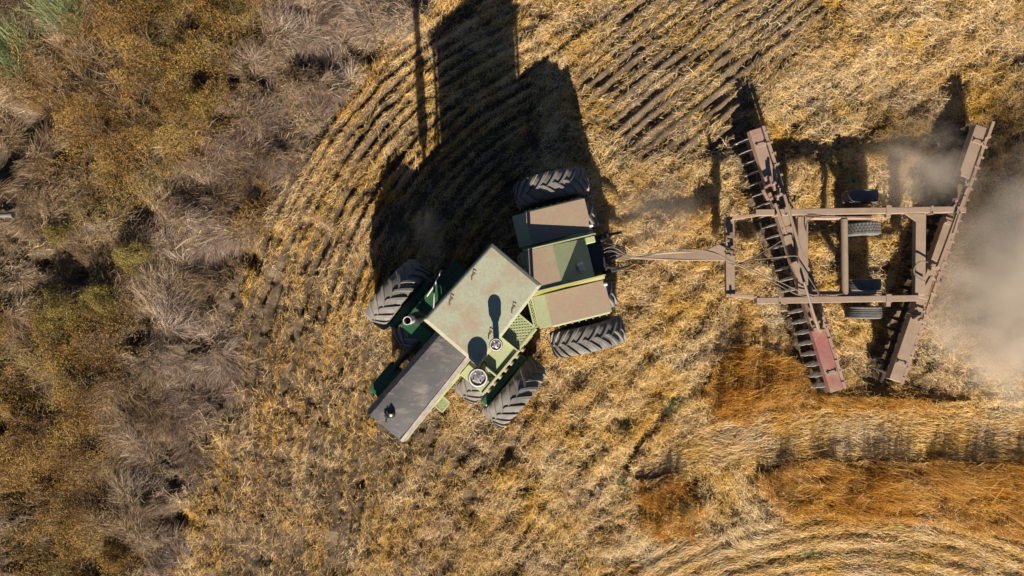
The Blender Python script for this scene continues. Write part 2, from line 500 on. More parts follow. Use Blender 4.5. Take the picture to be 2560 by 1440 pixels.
def streak(x, y):
    u = np.clip((x - SX[0]) / .05, 0, len(SX) - 2.001); v = np.clip((y - SY[0]) / .05, 0, len(SY) - 2.001)
    i = u.astype(int); j = v.astype(int); fu = u - i; fv = v - j
    return (STREAK[j, i] * (1 - fu) + STREAK[j, i + 1] * fu) * (1 - fv) + (STREAK[j + 1, i] * (1 - fu) + STREAK[j + 1, i + 1] * fu) * fv


def row_coord(px, py):
    """distance across the curved drill rows left of the tractor, in photograph pixels"""
    return np.where(py < 963, np.hypot(px - 1682, py - 963), 1682 - px - .1 * (py - 963))


def rows_left(x, y, px, py):
    """(height profile -1..1, strength 0..1) of those rows"""
    r = row_coord(px, py) + (fbm(x / 1.7, y / 1.7, 601, 3) - .5) * 15
    k = np.sin(2 * np.pi * r / 27.0) + .45 * np.sin(2 * np.pi * r / 61.0 + 1)
    w = smooth((r - 480) / 300) * smooth((1110 - r) / 20) * (px < 1330) * (.5 + .7 * smooth((fbm(x / .9, y / .9, 611, 3) - .3) / .35))
    return k, np.clip(w, 0, 1)


def rows_right(x, y, px, py):
    s = (px * math.sin(math.radians(38.5)) + py * math.cos(math.radians(38.5))) / 27.5 + (fbm(x / 1.6, y / 1.6, 621, 3) - .5) * .55
    return np.sin(2 * np.pi * s) + .5 * np.sin(2 * np.pi * s * .43 + .7)


def clumps(x, y):
    """clods and wads of straw, roughly -.5 to .5 with sharp pits"""
    a = np.abs(fbm(x / .42, y / .42, 533, 3, .5) - .5) * 2
    b = fbm(x / .24, y / .24, 543, 3, .55) - .5
    return .55 * (.45 - np.minimum(a, .55) * 1.2) * -1 + .75 * b


GANGS = [((5.50, 3.62), (7.30, -2.36)), ((10.66, 3.66), (8.70, -2.14))]


def gang_dist(x, y):
    """distance to the nearer disc gang, in metres"""
    r = np.full(np.shape(x), 99.0)
    for (ax, ay), (bx, by) in GANGS:
        dx, dy = bx - ax, by - ay
        t = np.clip(((x - ax) * dx + (y - ay) * dy) / (dx * dx + dy * dy), 0, 1)
        r = np.minimum(r, np.hypot(x - ax - t * dx, y - ay - t * dy))
    return r


def height(x, y):
    """height of the soil in metres"""
    px, py = to_px(x, y)
    n_big = fbm(x / 2.6, y / 2.6, 21, 3) - .5
    clod = fbm(x / .34, y / .34, 33, 4, .6) - .5
    lump = fbm(x / .95, y / .95, 47, 3) - .5
    z = .05 * n_big
    verge = zone(px, py, VERGE)
    furrow = zone(px, py, FURROW, 30)
    wob = (fbm(x / 1.3, y / 1.3, 71, 3) - .5) * 1.1
    # straight disc furrows, upper right
    ridge = rows_right(x, y, px, py)
    z = z + np.where(furrow, .042 * ridge * (.6 + .8 * fbm(x / .8, y / .8, 90, 2)) + .02 * streak(x, y), 0)
    # curved tracks of the earlier turn, left of the tractor
    rk, rw = rows_left(x, y, px, py)
    z = z + np.where(verge | furrow, 0, .062 * rk * rw)
    # curved rows in the lower right corner
    r2 = np.hypot(px - 2130, py - 2250)
    rows = smooth((1010 - r2) / 30) * (px > 1500)
    z = z + .026 * np.sin(2 * np.pi * (r2 / 37.0 + wob * .3)) * rows
    other = ~(verge | furrow)
    lanez = zone(px, py, LANE, 14)
    standz = zone(px, py, STAND, 12)
    z = z + np.where(other, np.where(lanez, .12, np.where(standz, .4, 1 - .3 * rw)) * (.21 * clumps(x, y) + .10 * lump) + np.where(lanez, .012, .03) * streak(x, y), np.where(furrow, .07 * clumps(x, y), 0))
    for (qx, qy, qr, qd) in PITS:
        z = z - qd * np.exp(-((px - qx) ** 2 + (py - qy) ** 2) / (qr * PXM) ** 2)
    z = z - .14 * np.exp(-(gang_dist(x, y) / .33) ** 2) - 1.3 * track_depth(px, py)[1]
    z = z + np.where(standz, .11, 0)
    z = z + np.where(verge, .80 * (fbm(x / .8, y / .8, 61, 4, .55) - .5) + .14 * clumps(x, y), 0)
    return z


# ------------------------------------------------------------------ the ground: one sheet to the horizon
def axis(lo, hi, step):
    a = np.arange(lo, hi + step / 2, step)
    out = [hi + .3]
    s = .3
    while out[-1] < 900:
        s *= 1.6; out.append(out[-1] + s)
    return np.concatenate([-np.array(out[::-1]) if abs(lo + hi) < 1e-6 else lo - (np.array(out[::-1]) - hi), a, np.array(out)])


gx = axis(-14.5, 14.5, .032); gy = axis(-9.0, 9.0, .032)
GX, GY = np.meshgrid(gx, gy)
fade = smooth((16.5 - np.abs(GX)) / 2) * smooth((11 - np.abs(GY)) / 2)
GZ = height(GX, GY) * fade
nx, ny = len(gx), len(gy)
me = bpy.data.meshes.new('ground')
me.vertices.add(nx * ny)
me.vertices.foreach_set('co', np.stack([GX, GY, GZ], -1).astype(np.float32).ravel())
I = (np.arange(ny - 1)[:, None] * nx + np.arange(nx - 1)[None, :]).ravel()
Q = np.stack([I, I + 1, I + nx + 1, I + nx], -1).astype(np.int32)
me.loops.add(Q.size); me.loops.foreach_set('vertex_index', Q.ravel())
me.polygons.add(len(Q)); me.polygons.foreach_set('loop_start', np.arange(0, Q.size, 4, dtype=np.int32))
me.polygons.foreach_set('use_smooth', np.ones(len(Q), bool))
me.update()
PXg, PYg = to_px(GX, GY)
litter = (zone(PXg, PYg, STAND, 12)).astype(np.float32)
vg = zone(PXg, PYg, VERGE).astype(np.float32)
sg = zone(PXg, PYg, RUSTY + OLIVE, 60).astype(np.float32)
for nm, arr in (('litter', litter), ('verge', vg), ('scrub', sg)):
    at = me.attributes.new(nm, 'FLOAT', 'POINT'); at.data.foreach_set('value', arr.ravel())
ground = bpy.data.objects.new('ground', me); COL.objects.link(ground)
tag(ground, kind='structure')
m, nt, b = new_mat('tilled_soil')
co = coords(nt)
n1 = noise(nt, 1.1, 8, .65, co); r1 = ramp(nt, [(.3, (.08, .056, .036)), (.55, (.155, .113, .074)), (.75, (.24, .18, .125))]); nt.links.new(n1.outputs[0], r1.inputs[0])
n2 = noise(nt, 26, 6, .7, co); r2 = ramp(nt, [(.3, .45), (.7, 1.2)]); nt.links.new(n2.outputs[0], r2.inputs[0])
mu = nt.nodes.new('ShaderNodeMix'); mu.data_type = 'RGBA'; mu.blend_type = 'MULTIPLY'; mu.inputs[0].default_value = 1
nt.links.new(r1.outputs[0], mu.inputs[6]); nt.links.new(r2.outputs[0], mu.inputs[7])
a1 = nt.nodes.new('ShaderNodeAttribute'); a1.attribute_name = 'litter'
a2 = nt.nodes.new('ShaderNodeAttribute'); a2.attribute_name = 'verge'
r3 = ramp(nt, [(.3, (.16, .07, .016)), (.7, (.26, .13, .03))]); nt.links.new(n2.outputs[0], r3.inputs[0])
r4 = ramp(nt, [(.3, (.07, .05, .035)), (.7, (.15, .115, .085))]); nt.links.new(n2.outputs[0], r4.inputs[0])
c1 = mix(nt, a1.outputs['Fac'], mu.outputs[2], r3.outputs[0])
c2 = mix(nt, a2.outputs['Fac'], c1, r4.outputs[0])
a3 = nt.nodes.new('ShaderNodeAttribute'); a3.attribute_name = 'scrub'
r5 = ramp(nt, [(.3, (.05, .028, .012)), (.7, (.13, .075, .025))]); nt.links.new(n2.outputs[0], r5.inputs[0])
c2 = mix(nt, a3.outputs['Fac'], c2, r5.outputs[0])
nt.links.new(c2, b.inputs['Base Color']); b.inputs['Roughness'].default_value = .95
b.inputs['Specular IOR Level'].default_value = .1
bump(nt, b, n2.outputs[0], .9, .035)
me.materials.append(m)


# ------------------------------------------------------------------ ribbons and leaves in bulk
def bulk_mesh(name, verts, quads, tint_v, mat, label=None, cat=None, kind=None, parent=None, origin=(0, 0, 0)):
    me = bpy.data.meshes.new(name)
    me.vertices.add(len(verts)); me.vertices.foreach_set('co', (verts - np.array(origin)).astype(np.float32).ravel())
    me.loops.add(quads.size); me.loops.foreach_set('vertex_index', quads.astype(np.int32).ravel())
    me.polygons.add(len(quads)); me.polygons.foreach_set('loop_start', np.arange(0, quads.size, quads.shape[1], dtype=np.int32))
    me.update()
    at = me.attributes.new('tint', 'FLOAT', 'POINT'); at.data.foreach_set('value', np.clip(tint_v, 0, 1).astype(np.float32))
    me.materials.append(mat)
    o = bpy.data.objects.new(name, me); COL.objects.link(o)
    if parent is not None:
        o.parent = parent
        o.location = Vector(origin) - world_origin(parent)
    else:
        o.location = origin
    tag(o, label, cat, None, kind)
    return o


def ribbons(pts, width, side, tint, taper=.45):
    """pts (n,k,3) centre lines, width (n,), side (n,3) unit vectors across"""
    n, k, _ = pts.shape
    tp = np.linspace(1, taper, k)[None, :, None]
    off = side[:, None, :] * (width[:, None, None] * .5) * tp
    v = np.stack([pts - off, pts + off], 2).reshape(-1, 3)          # n,k,2
    base = (np.arange(n) * k * 2)[:, None]
    j = np.arange(k - 1)[None, :] * 2
    a = (base + j).ravel()
    q = np.stack([a, a + 1, a + 3, a + 2], -1)
    return v, q, np.repeat(tint, k * 2)


def scatter(n, x0=-14.2, x1=14.2, y0=-8.8, y1=8.8):
    x = RNG.uniform(x0, x1, n); y = RNG.uniform(y0, y1, n)
    px, py = to_px(x, y)
    return x, y, px, py


def bars(x, y, z, ang, tilt, L, bend, width, tint, roll):
    """lying or leaning stalks: base point, heading, tilt above level, length, sideways bend"""
    n = len(x)
    d = np.stack([np.cos(ang) * np.cos(tilt), np.sin(ang) * np.cos(tilt), np.sin(tilt)], -1)
    s = np.stack([-np.sin(ang), np.cos(ang), np.zeros(n)], -1)
    p0 = np.stack([x, y, z], -1) - d * (L * .5)[:, None]
    p1 = np.stack([x, y, z], -1) + s * (bend * L)[:, None]
    p2 = np.stack([x, y, z], -1) + d * (L * .5)[:, None]
    up = np.cross(d, s)
    sd = s * np.cos(roll)[:, None] + up * np.sin(roll)[:, None]
    return ribbons(np.stack([p0, p1, p2], 1), width, sd, tint, .7)


# ------------------------------------------------------------------ straw lying on the field
N = 1350000
x, y, px, py = scatter(N)
jx, jy = jit(px, 16), jit(py, 16)
fur_j = zone(jit(px, 32), jit(py, 32), FURROW, 30)
verge = zone(jx, jy, VERGE, 40); stand = zone(jit(px, 9), jit(py, 9), STAND, 12); furrow = zone(px, py, FURROW, 30); lane = zone(jit(px, 6), jit(py, 6), LANE, 14); bare = zone(jx, jy, BARE, 26)
cl = fbm(x / .55, y / .55, 101, 4, .55); cl2 = fbm(x / 1.9, y / 1.9, 131, 3)
sk = streak(x, y); cm = clumps(x, y)
dens = .62 * smooth((cl - .28) / .3) + .34 + .10 * sk + .5 * cm
leftf = (px < 1350) & (py > 250)
dens = np.where(leftf, dens * (.38 + .50 * smooth((cl2 - .3) / .4)) + .12 * sk + .12 * cm, dens)
rk, rw = rows_left(x, y, px, py)
dens = dens * (1 - np.clip(rw * 1.1, 0, .96) * smooth((-rk + .2) / .7))
fk = rows_right(x, y, px, py)
dens = np.where(fur_j, (.40 * smooth((cl - .34) / .26) + .05 + .07 * sk) * (1 - .85 * smooth((fk + .3) / .7)), dens)
dens = np.where(zone(px, py, WORKED, 30), dens * .55, dens)
dens = np.where(lane, .88 + .18 * sk, dens)
dens = np.where(bare, .10, dens)
dens = np.where(stand, .10 + .22 * smooth((cl - .45) / .15), dens)
dens = np.where(verge, .035, dens)
dens = dens * (1 - .9 * track_depth(px, py)[0])
dens = np.where(gang_dist(x, y) < .36, .04, dens)
keep = RNG.uniform(0, 1, N) < dens
x, y, px, py, lane, cl, stand, rw, furrow = x[keep], y[keep], px[keep], py[keep], lane[keep], cl[keep], stand[keep], rw[keep], furrow[keep]
n = len(x)
f = dir_field(px, py)
swirl = (fbm(x / .7, y / .7, 151, 3) - .5) * 2 * math.pi * 1.3
spread = np.where(lane, .28, .9 - .35 * rw - .2 * furrow)
ang = f + np.where(lane, .12 * swirl, .22 * swirl) + RNG.normal(0, 1, n) * spread
ang += np.where(RNG.uniform(0, 1, n) < .5, 0, math.pi)
L = (.045 + .19 * RNG.uniform(0, 1, n) ** 1.8) * np.where(lane, 1.25, 1.0)
tilt = np.abs(RNG.normal(0, .24, n)) * np.where(lane, .35, 1)
pile = np.where(lane, .07, .11) * RNG.uniform(0, 1, n) ** 1.4 * (.4 + 1.1 * cl)
z = height(x, y) + pile + .5 * L * np.sin(tilt) * .6 + .006
tint = np.clip(.58 + .55 * (fbm(x / .8, y / .8, 171, 4) - .5) + RNG.normal(0, .24, n) + np.where(lane, .04, 0) + np.where(pile < .02, -.15, 0), 0, 1)
tint = np.where(stand, tint - .25, tint) - np.where(leftf[keep], .05, -.06)
v, q, t = bars(x, y, z, ang, tilt, L, RNG.normal(0, .06, n), RNG.uniform(.0035, .0088, n), tint, RNG.uniform(-.9, .9, n))
bulk_mesh('straw', v, q, t, M['straw'], kind='stuff')

# short chaff and broken bits, also on the bare soil
N = 260000
x, y, px, py = scatter(N)
keep = ~zone(jit(px, 16), jit(py, 16), VERGE, 40) & (~zone(px, py, FURROW, 30) | (RNG.uniform(0, 1, N) < .3)) & ((px > 1350) | (RNG.uniform(0, 1, N) < .6)) & (RNG.uniform(0, 1, N) < .25 + .75 * smooth((fbm(x / .22, y / .22, 181, 3) - .40) / .2)) & (gang_dist(x, y) > .25) & (track_depth(px, py)[0] < RNG.uniform(.3, 1.3, N))
x, y, px, py = x[keep], y[keep], px[keep], py[keep]; n = len(x)
v, q, t = bars(x, y, height(x, y) + RNG.uniform(.004, .03, n), RNG.uniform(0, 6.28, n), np.abs(RNG.normal(0, .25, n)), RNG.uniform(.02, .085, n), RNG.normal(0, .05, n), RNG.uniform(.004, .010, n),
               np.clip(.42 + RNG.normal(0, .25, n), 0, 1), RNG.uniform(-1, 1, n))
bulk_mesh('chaff', v, q, t, M['straw'], kind='stuff')

# ------------------------------------------------------------------ standing golden stubble
N = 430000
x, y, px, py = scatter(N)
st = zone(jit(px, 13), jit(py, 8), STAND, 18); bd = zone(jit(px, 12), jit(py, 12), BAND, 20) & (fbm(x / .28, y / .28, 251, 3) > .38)
srow = np.sin(2 * np.pi * ((px * math.cos(.45) + py * math.sin(.45)) / 41.0 + 1.4 * (fbm(x / .9, y / .9, 241, 3) - .5)))
pit = smooth((fbm(x / .36, y / .36, 261, 3) - .36) / .10)
rk, rw = rows_left(x, y, px, py)
gr = (rk > .45) & (rw > .25) & (fbm(x / .6, y / .6, 271, 3) > .46) & ~zone(px, py, VERGE, 40)
bd |= gr & (RNG.uniform(0, 1, N) < .42)
row = np.where(st, pit, 1) * np.where(st, (.25 + .75 * smooth((srow + .85) / 1.0)) * .35 + .65 * (.45 + .55 * smooth((srow + .85) / .9)) * smooth((fbm(x / .26, y / .26, 201, 3) - .38) / .14), .6)
keep = (st | bd) & (gang_dist(x, y) > .38) & (track_depth(px, py)[0] < .55) & (RNG.uniform(0, 1, N) < row)
x, y, px, py, st = x[keep], y[keep], px[keep], py[keep], st[keep]
n = len(x)
lump = smooth((fbm(x / .26, y / .26, 211, 3) - .34) / .3)
hgt = np.where(st, RNG.uniform(.34, .62, n) * (.50 + .60 * lump), RNG.uniform(.10, .26, n) * (.5 + .7 * lump))
f = dir_field(px, py)
ang = f + (fbm(x / .6, y / .6, 221, 3) - .5) * 3 + RNG.normal(0, .7, n)
tilt = np.clip(RNG.normal(1.12, .25, n), .4, 1.5)
L = hgt / np.sin(tilt)
z = height(x, y) + hgt * .5
tint = np.clip(.69 - st * (np.where((px < 2060) & (py < 1100), .16, 0) + np.where(px < 1790, .16, 0)) + np.where(st, 0, .08) + 1.1 * (fbm(x / .9, y / .9, 231, 4) - .5) + RNG.normal(0, .22, n), 0, 1)
v, q, t = bars(x, y, z, ang, tilt, L, RNG.normal(0, .07, n), RNG.uniform(.005, .011, n), tint, RNG.uniform(-1.5, 1.5, n))
bulk_mesh('standing_stubble', v, q, t, M['stubble'], kind='stuff')


# ------------------------------------------------------------------ dry weeds of the verge
def tufts(cx, cy, cz, per, lmin, lmax, spread_up, width, tint_c, tint_s, lean=None, lean_amt=0.0, droop=.35):
    """fountains of curved stems; arrays of tuft centres"""
    n = len(cx) * per
    i = np.repeat(np.arange(len(cx)), per)
    r = RNG.uniform(0, .13, n); a0 = RNG.uniform(0, 2 * math.pi, n)
    bx = cx[i] + r * np.cos(a0); by = cy[i] + r * np.sin(a0); bz = cz[i]
    a = a0 + RNG.normal(0, .6, n)
    el = np.clip(RNG.normal(spread_up, .3, n), .1, 1.5)
    L = RNG.uniform(lmin, lmax, n)
    d = np.stack([np.cos(a) * np.cos(el), np.sin(a) * np.cos(el), np.sin(el)], -1)
    if lean is not None:
        d[:, 0] += np.cos(lean[i]) * lean_amt; d[:, 1] += np.sin(lean[i]) * lean_amt
        d /= np.linalg.norm(d, axis=1)[:, None]
    p0 = np.stack([bx, by, bz], -1)
    p1 = p0 + d * (L * .5)[:, None]
    p2 = p1 + d * (L * .32)[:, None]; p2[:, 2] -= droop * L * .14
    p3 = p2 + d * (L * .3)[:, None]; p3[:, 2] -= droop * L * .42
    s = np.cross(d, np.array([0, 0, 1.0])); s /= np.linalg.norm(s, axis=1)[:, None] + 1e-6
    up = np.cross(s, d); rl = RNG.uniform(-1, 1, n)[:, None]
    s = s * np.cos(rl) + up * np.sin(rl)
    w = RNG.uniform(.6, 1.3, n) * width
    return ribbons(np.stack([p0, p1, p2, p3], 1), w, s, tint_c[i] + RNG.normal(0, tint_s, n), .4)


N = 15500
x, y, px, py = scatter(N, -14.2, 0.5)
vz = zone(jit(px, 20), jit(py, 20), VERGE, 45); ol = zone(jit(px, 30), jit(py, 30), RUSTY + OLIVE, 60)
gap = fbm(x / .75, y / .75, 301, 4, .6)
keep = vz & (RNG.uniform(0, 1, N) < ~pit_mask(px, py) * np.where(ol, .13, 1.0) * smooth((gap - .40) / .12))
x, y, px, py, gap = x[keep], y[keep], px[keep], py[keep], gap[keep]
lean = (fbm(x / 1.3, y / 1.3, 311, 3) - .5) * 2 * math.pi * 2
tc = np.clip(.55 + 1.3 * (fbm(x / 1.2, y / 1.2, 321, 4) - .5), .1, .95)
mauve = RNG.uniform(0, 1, len(x)) < smooth((px + 500 * (fbm(x / 1.1, y / 1.1, 331, 3) - .5) - 330) / 120)
for nm, sel, mt in (('dry_weeds', ~mauve, 'weed'), ('grey_weeds', mauve, 'weed_grey')):
    v, q, t = tufts(x[sel], y[sel], height(x[sel], y[sel]), 50, .12, .46, .5, .0064, tc[sel], .24, lean[sel], 1.05)
    bulk_mesh(nm, v, q, t, M[mt], kind='stuff')


N = 240000
x, y, px, py = scatter(N, -14.2, .8)
keep = zone(jit(px, 20), jit(py, 20), VERGE, 45) & ~(zone(jit(px, 30), jit(py, 30), RUSTY + OLIVE, 60) & (RNG.uniform(0, 1, N) < .75)) & (RNG.uniform(0, 1, N) < .25 + .75 * smooth((fbm(x / .5, y / .5, 341, 4) - .38) / .2)) & ~pit_mask(px, py)
x, y = x[keep], y[keep]; n = len(x)
tint = np.clip(.42 + 1.2 * (fbm(x / 1.0, y / 1.0, 351, 4) - .5) + RNG.normal(0, .2, n), 0, 1)
v, q, t = bars(x, y, height(x, y) + RNG.uniform(.01, .16, n), RNG.uniform(0, 6.28, n), np.abs(RNG.normal(0, .3, n)), RNG.uniform(.06, .24, n), RNG.normal(0, .1, n), RNG.uniform(.004, .009, n), tint, RNG.uniform(-1, 1, n))
bulk_mesh('weed_litter', v, q, t, M['weed'], kind='stuff')


# ------------------------------------------------------------------ rusty and olive scrub of the verge
def leaf_cloud(x, y, z, size, tint, flat=.6):
    n = len(x)
    nrm = RNG.normal(0, 1, (n, 3)); nrm[:, 2] = np.abs(nrm[:, 2]) + flat; nrm /= np.linalg.norm(nrm, axis=1)[:, None]
    a = np.cross(nrm, RNG.normal(0, 1, (n, 3))); a /= np.linalg.norm(a, axis=1)[:, None]
    b = np.cross(nrm, a)
    c = np.stack([x, y, z], -1)
    sa = (size * RNG.uniform(.7, 1.5, n))[:, None] * a; sb = (size * RNG.uniform(.25, .5, n))[:, None] * b
    v = np.stack([c - sa, c - sb, c + sa, c + sb], 1).reshape(-1, 3)
    q = np.arange(n * 4).reshape(n, 4)
    return v, q, np.repeat(tint, 4)


def scrub(polys, N, name, mat, seed, hmax, x1=2.0):
    x, y, px, py = scatter(N, -14.2, x1)
    inz = zone(jit(px, 30), jit(py, 30), polys, 60, 70, seed)
    crown = fbm(x / .55, y / .55, seed + 10, 4, .6)
    keep = inz & ~pit_mask(px, py) & (RNG.uniform(0, 1, N) < smooth((crown - .33) / .12))
    x, y, crown = x[keep], y[keep], crown[keep]
    top = hmax * smooth((crown - .28) / .4)
    u = RNG.uniform(0, 1, len(x)) ** .6
    z = height(x, y) + .03 + top * u
    tint = np.clip(.48 + 1.2 * (fbm(x / .7, y / .7, seed + 20, 4) - .5) + RNG.normal(0, .14, len(x)), 0, 1)
    v, q, t = leaf_cloud(x, y, z, .018, tint)
    bulk_mesh(name, v, q, t, mat, kind='stuff')


scrub(RUSTY, 1000000, 'rusty_scrub', M['scrub'], 401, .75)
scrub(OLIVE, 480000, 'olive_scrub', M['olive_leaf'], 451, .5)
# twigs showing through the scrub
N = 2600
x, y, px, py = scatter(N, -14.2, .5)
keep = zone(px, py, RUSTY + OLIVE, 40)
x, y = x[keep], y[keep]
v, q, t = tufts(x, y, height(x, y), 20, .25, .62, .95, .006, np.full(len(x), .45), .25)
bulk_mesh('scrub_twigs', v, q, t, M['weed'], kind='stuff')


# ------------------------------------------------------------------ tractor (articulated, dual wheels all round)
class Frame:
    """u forward, v to the driver's left, z up"""
    def __init__(self, o, h):
        self.o = Vector((o[0], o[1], 0)); self.h = Vector((h[0], h[1], 0)).normalized(); self.l = Vector((-self.h.y, self.h.x, 0))
        self.ang = math.atan2(self.h.y, self.h.x)

    def __call__(self, u, v, z): return self.o + self.h * u + self.l * v + Vector((0, 0, z))


FF = Frame((-1.257, -1.240), (-.640, -.768))
RF = Frame((1.300, .573), (-.972, -.237))
tractor = empty('tractor', (-.012, .253, 0))
tag(tractor, 'green articulated tractor with double wheels turning in front of the disc harrow', 'tractor')


def fbox(mb, F, u0, u1, v0, v1, z0, z1, mat=0, taper=None):
    b = [F(u0, v0, z0), F(u1, v0, z0), F(u1, v1, z0), F(u0, v1, z0)]
    t = [F(u0, v0, z1), F(u1, v0, z1), F(u1, v1, z1), F(u0, v1, z1)]
    mb.hexa(b, t, mat)


# --- wheels
def tyre_mesh(R, W, lugs, lug_h, lug_w, name, mat):
    mb = MB()
    r = R - lug_h
    prof = [(r * .60, -W * .34), (r * .62, -W * .44), (r * .76, -W * .51), (r * .90, -W * .50), (r * .965, -W * .43), (r * .99, -W * .28), (r, -W * .1), (r, W * .1),
            (r * .99, W * .28), (r * .965, W * .43), (r * .90, W * .50), (r * .76, W * .51), (r * .62, W * .44), (r * .60, W * .34)]
    mb.lathe((0, 0, 0), (0, 1, 0), prof, 64, 0, closed=True)

    def at(th, y, rr):       # th = 0 at the top, growing towards +x (the driving direction)
        return Vector((math.sin(th) * rr, y, math.cos(th) * rr))
    for side in (-1, 1):
        for k in range(lugs):
            th0 = 2 * math.pi * (k + (.5 if side > 0 else 0)) / lugs
            secs = []
            for t in np.linspace(0, 1, 6):
                y = side * (-.02 + t * (W * .5 + .02))
                th = th0 - (t ** .85) * .36 * (W / .56) * (.86 / R)
                base = r * (1 - .012 * t) if t < .75 else r * (.985 - (t - .75) * .22)
                topr = R - .004 - .012 * t if t < .8 else R - .016 - (t - .8) * .16
                hw = lug_w * (.5 + .12 * t) / R
                secs.append([at(th - hw, y, base - .02), at(th - hw * .74, y, topr), at(th + hw * .74, y, topr), at(th + hw, y, base - .02)])
            n = len(mb.v)
            for s in secs: mb.v += s
            for i in range(5):
                for a in range(3):
                    mb.f.append([n + i * 4 + a, n + i * 4 + a + 1, n + (i + 1) * 4 + a + 1, n + (i + 1) * 4 + a]); mb.m.append(0)
            mb.f.append([n, n + 1, n + 2, n + 3]); mb.m.append(0)
            e = n + 20
            mb.f.append([e + 3, e + 2, e + 1, e]); mb.m.append(0)
    return mb.build(name, mat, smooth=True)


def rim_mesh(R, W, name, mat):
    mb = MB()
    prof = [(.0, -.02), (R * .30, -.02), (R * .34, .05), (R * .75, .05), (R * .86, W * .1), (R * .95, W * .38), (R * 1.04, W * .40), (R * 1.04, W * .44), (R * .93, W * .42),
            (R * .86, -W * .38), (R * 1.04, -W * .40), (R * 1.04, -W * .44), (R * .9, -W * .44), (R * .80, -W * .1), (R * .72, .0), (R * .34, .0), (.0, -.06)]
    mb.lathe((0, 0, 0), (0, 1, 0), prof, 40)
    for k in range(8):
        a = 2 * math.pi * k / 8
        c = Vector((math.sin(a) * R * .22, -.02, math.cos(a) * R * .22))
        mb.tube([c + Vector((0, .03, 0)), c - Vector((0, .04, 0))], .018, 6)
    return mb.build(name, mat, smooth=True)


wheel0 = rim_mesh(.47, .5, 'wheel', M['green_dark'])
tyre0 = tyre_mesh(.86, .57, 20, .040, .092, 'tyre', M['rubber'])
first = True
for F, spin in ((FF, 0.0), (RF, .1)):
    for v in (-1.715, -.90, .90, 1.715):
        if first:
            w, t = wheel0, tyre0; first = False
        else:
            w = wheel0.copy(); t = tyre0.copy(); COL.objects.link(w); COL.objects.link(t)
        w.parent = tractor
        w.location = F(0, v, .845) - Vector(tractor.location)
        w.rotation_euler = (0, spin + v * .7, F.ang)
        w.rotation_mode = 'XYZ'
        t.parent = w; t.location = (0, 0, 0)

# --- chassis: axles, frame rails, joint
mb = MB()
mb.tube([FF(0, -1.7, .845), FF(0, 1.7, .845)], .13, 12)
mb.tube([RF(0, -1.7, .845), RF(0, 1.7, .845)], .13, 12)
mb.build('axle', M['black'], tractor, smooth=True)
mb = MB()
fbox(mb, FF, -1.75, 2.0, -.34, .34, .55, 1.15)
fbox(mb, FF, -.35, .35, -.45, .45, .5, 1.3)
fbox(mb, FF, -1.95, -1.6, -.22, .22, .6, 1.5)
mb.build('front_frame', M['black'], tractor, bevel=.02)
mb = MB()
fbox(mb, RF, -.75, 1.05, -.36, .36, .5, 1.2)
fbox(mb, RF, 1.0, 1.45, -.2, .2, .6, 1.3)
fbox(mb, RF, -1.25, -.7, -.12, .12, .48, .60)
for s in (-1, 1):
    fbox(mb, RF, -1.0, -.7, s * .38 - .06, s * .38 + .06, .55, .95)
    mb.tube([RF(-.75, s * .30, 1.25), RF(-1.05, s * .36, .70)], .035, 8)
    mb.tube([RF(-.85, s * .42, .75), RF(-1.35, s * .40, .62)], .035, 8)
mb.build('rear_frame', M['black'], tractor, bevel=.015)
mb = MB()
mb.tube([RF(.2, .2, 1.0), FF(-.9, .35, 1.0)], .06, 10)
mb.tube([RF(.2, -.2, 1.0), FF(-.9, -.35, 1.0)], .06, 10)
mb.build('steering_cylinder', M['green_dark'], tractor, smooth=True)

# --- engine, hood
zh = 2.12
hl = [(-.35, .42), (2.165, .50)]           # (u, half width) of the flat top
mb = MB()
fbox(mb, FF, -.3, 1.95, -.33, .33, 1.0, 1.75)
for k in range(5):
    fbox(mb, FF, .1 + k * .3, .28 + k * .3, -.40, .40, 1.25, 1.7)
mb.build('engine', M['black'], tractor, bevel=.01)


def hood_strip(name, va0, va1, za, vb0, vb1, zb, mat, th=.02):
    """strip between line a and line b running from the rear to the front of the hood"""
    mb = MB()
    u0, u1 = -.35, 2.165
    A = [FF(u0, va0, za), FF(u1, va1, za), FF(u1, vb1, zb), FF(u0, vb0, zb)]
    B = [p - Vector((0, 0, th)) for p in A]
    mb.hexa(B, A) if va0 < vb0 else mb.hexa([B[3], B[2], B[1], B[0]], [A[3], A[2], A[1], A[0]])
    return mb.build(name, mat, tractor, bevel=.006)


mb = MB()
top = []
for i in range(13):
    u = -.35 + (2.165 + .35) * i / 12
    hw = .345 + .06 * i / 12
    row = []
    for k in range(9):
        s = -1 + 2 * k / 8
        row.append(FF(u, s * hw, zh + .018 * (1 - s * s) - (.02 * max(0, (i - 11)))))
    top.append(row)
n0 = 0
for row in top: mb.v += row
for row in top: mb.v += [p - Vector((0, 0, .03)) for p in row]
nr = 13 * 9
for i in range(12):
    for k in range(8):
        a = i * 9 + k
        mb.f.append([a, a + 9, a + 10, a + 1]); mb.m.append(0)
        mb.f.append([nr + a, nr + a + 1, nr + a + 10, nr + a + 9]); mb.m.append(0)
for k in range(8):
    mb.f.append([k, k + 1, nr + k + 1, nr + k]); mb.m.append(0)
    e = 12 * 9
    mb.f.append([e + k + 1, e + k, nr + e + k, nr + e + k + 1]); mb.m.append(0)
for i in range(12):
    a = i * 9
    mb.f.append([a + 9, a, nr + a, nr + a + 9]); mb.m.append(0)
    a = i * 9 + 8
    mb.f.append([a, a + 9, nr + a + 9, nr + a]); mb.m.append(0)
hood = mb.build('hood', M['hood'], tractor, smooth=True)
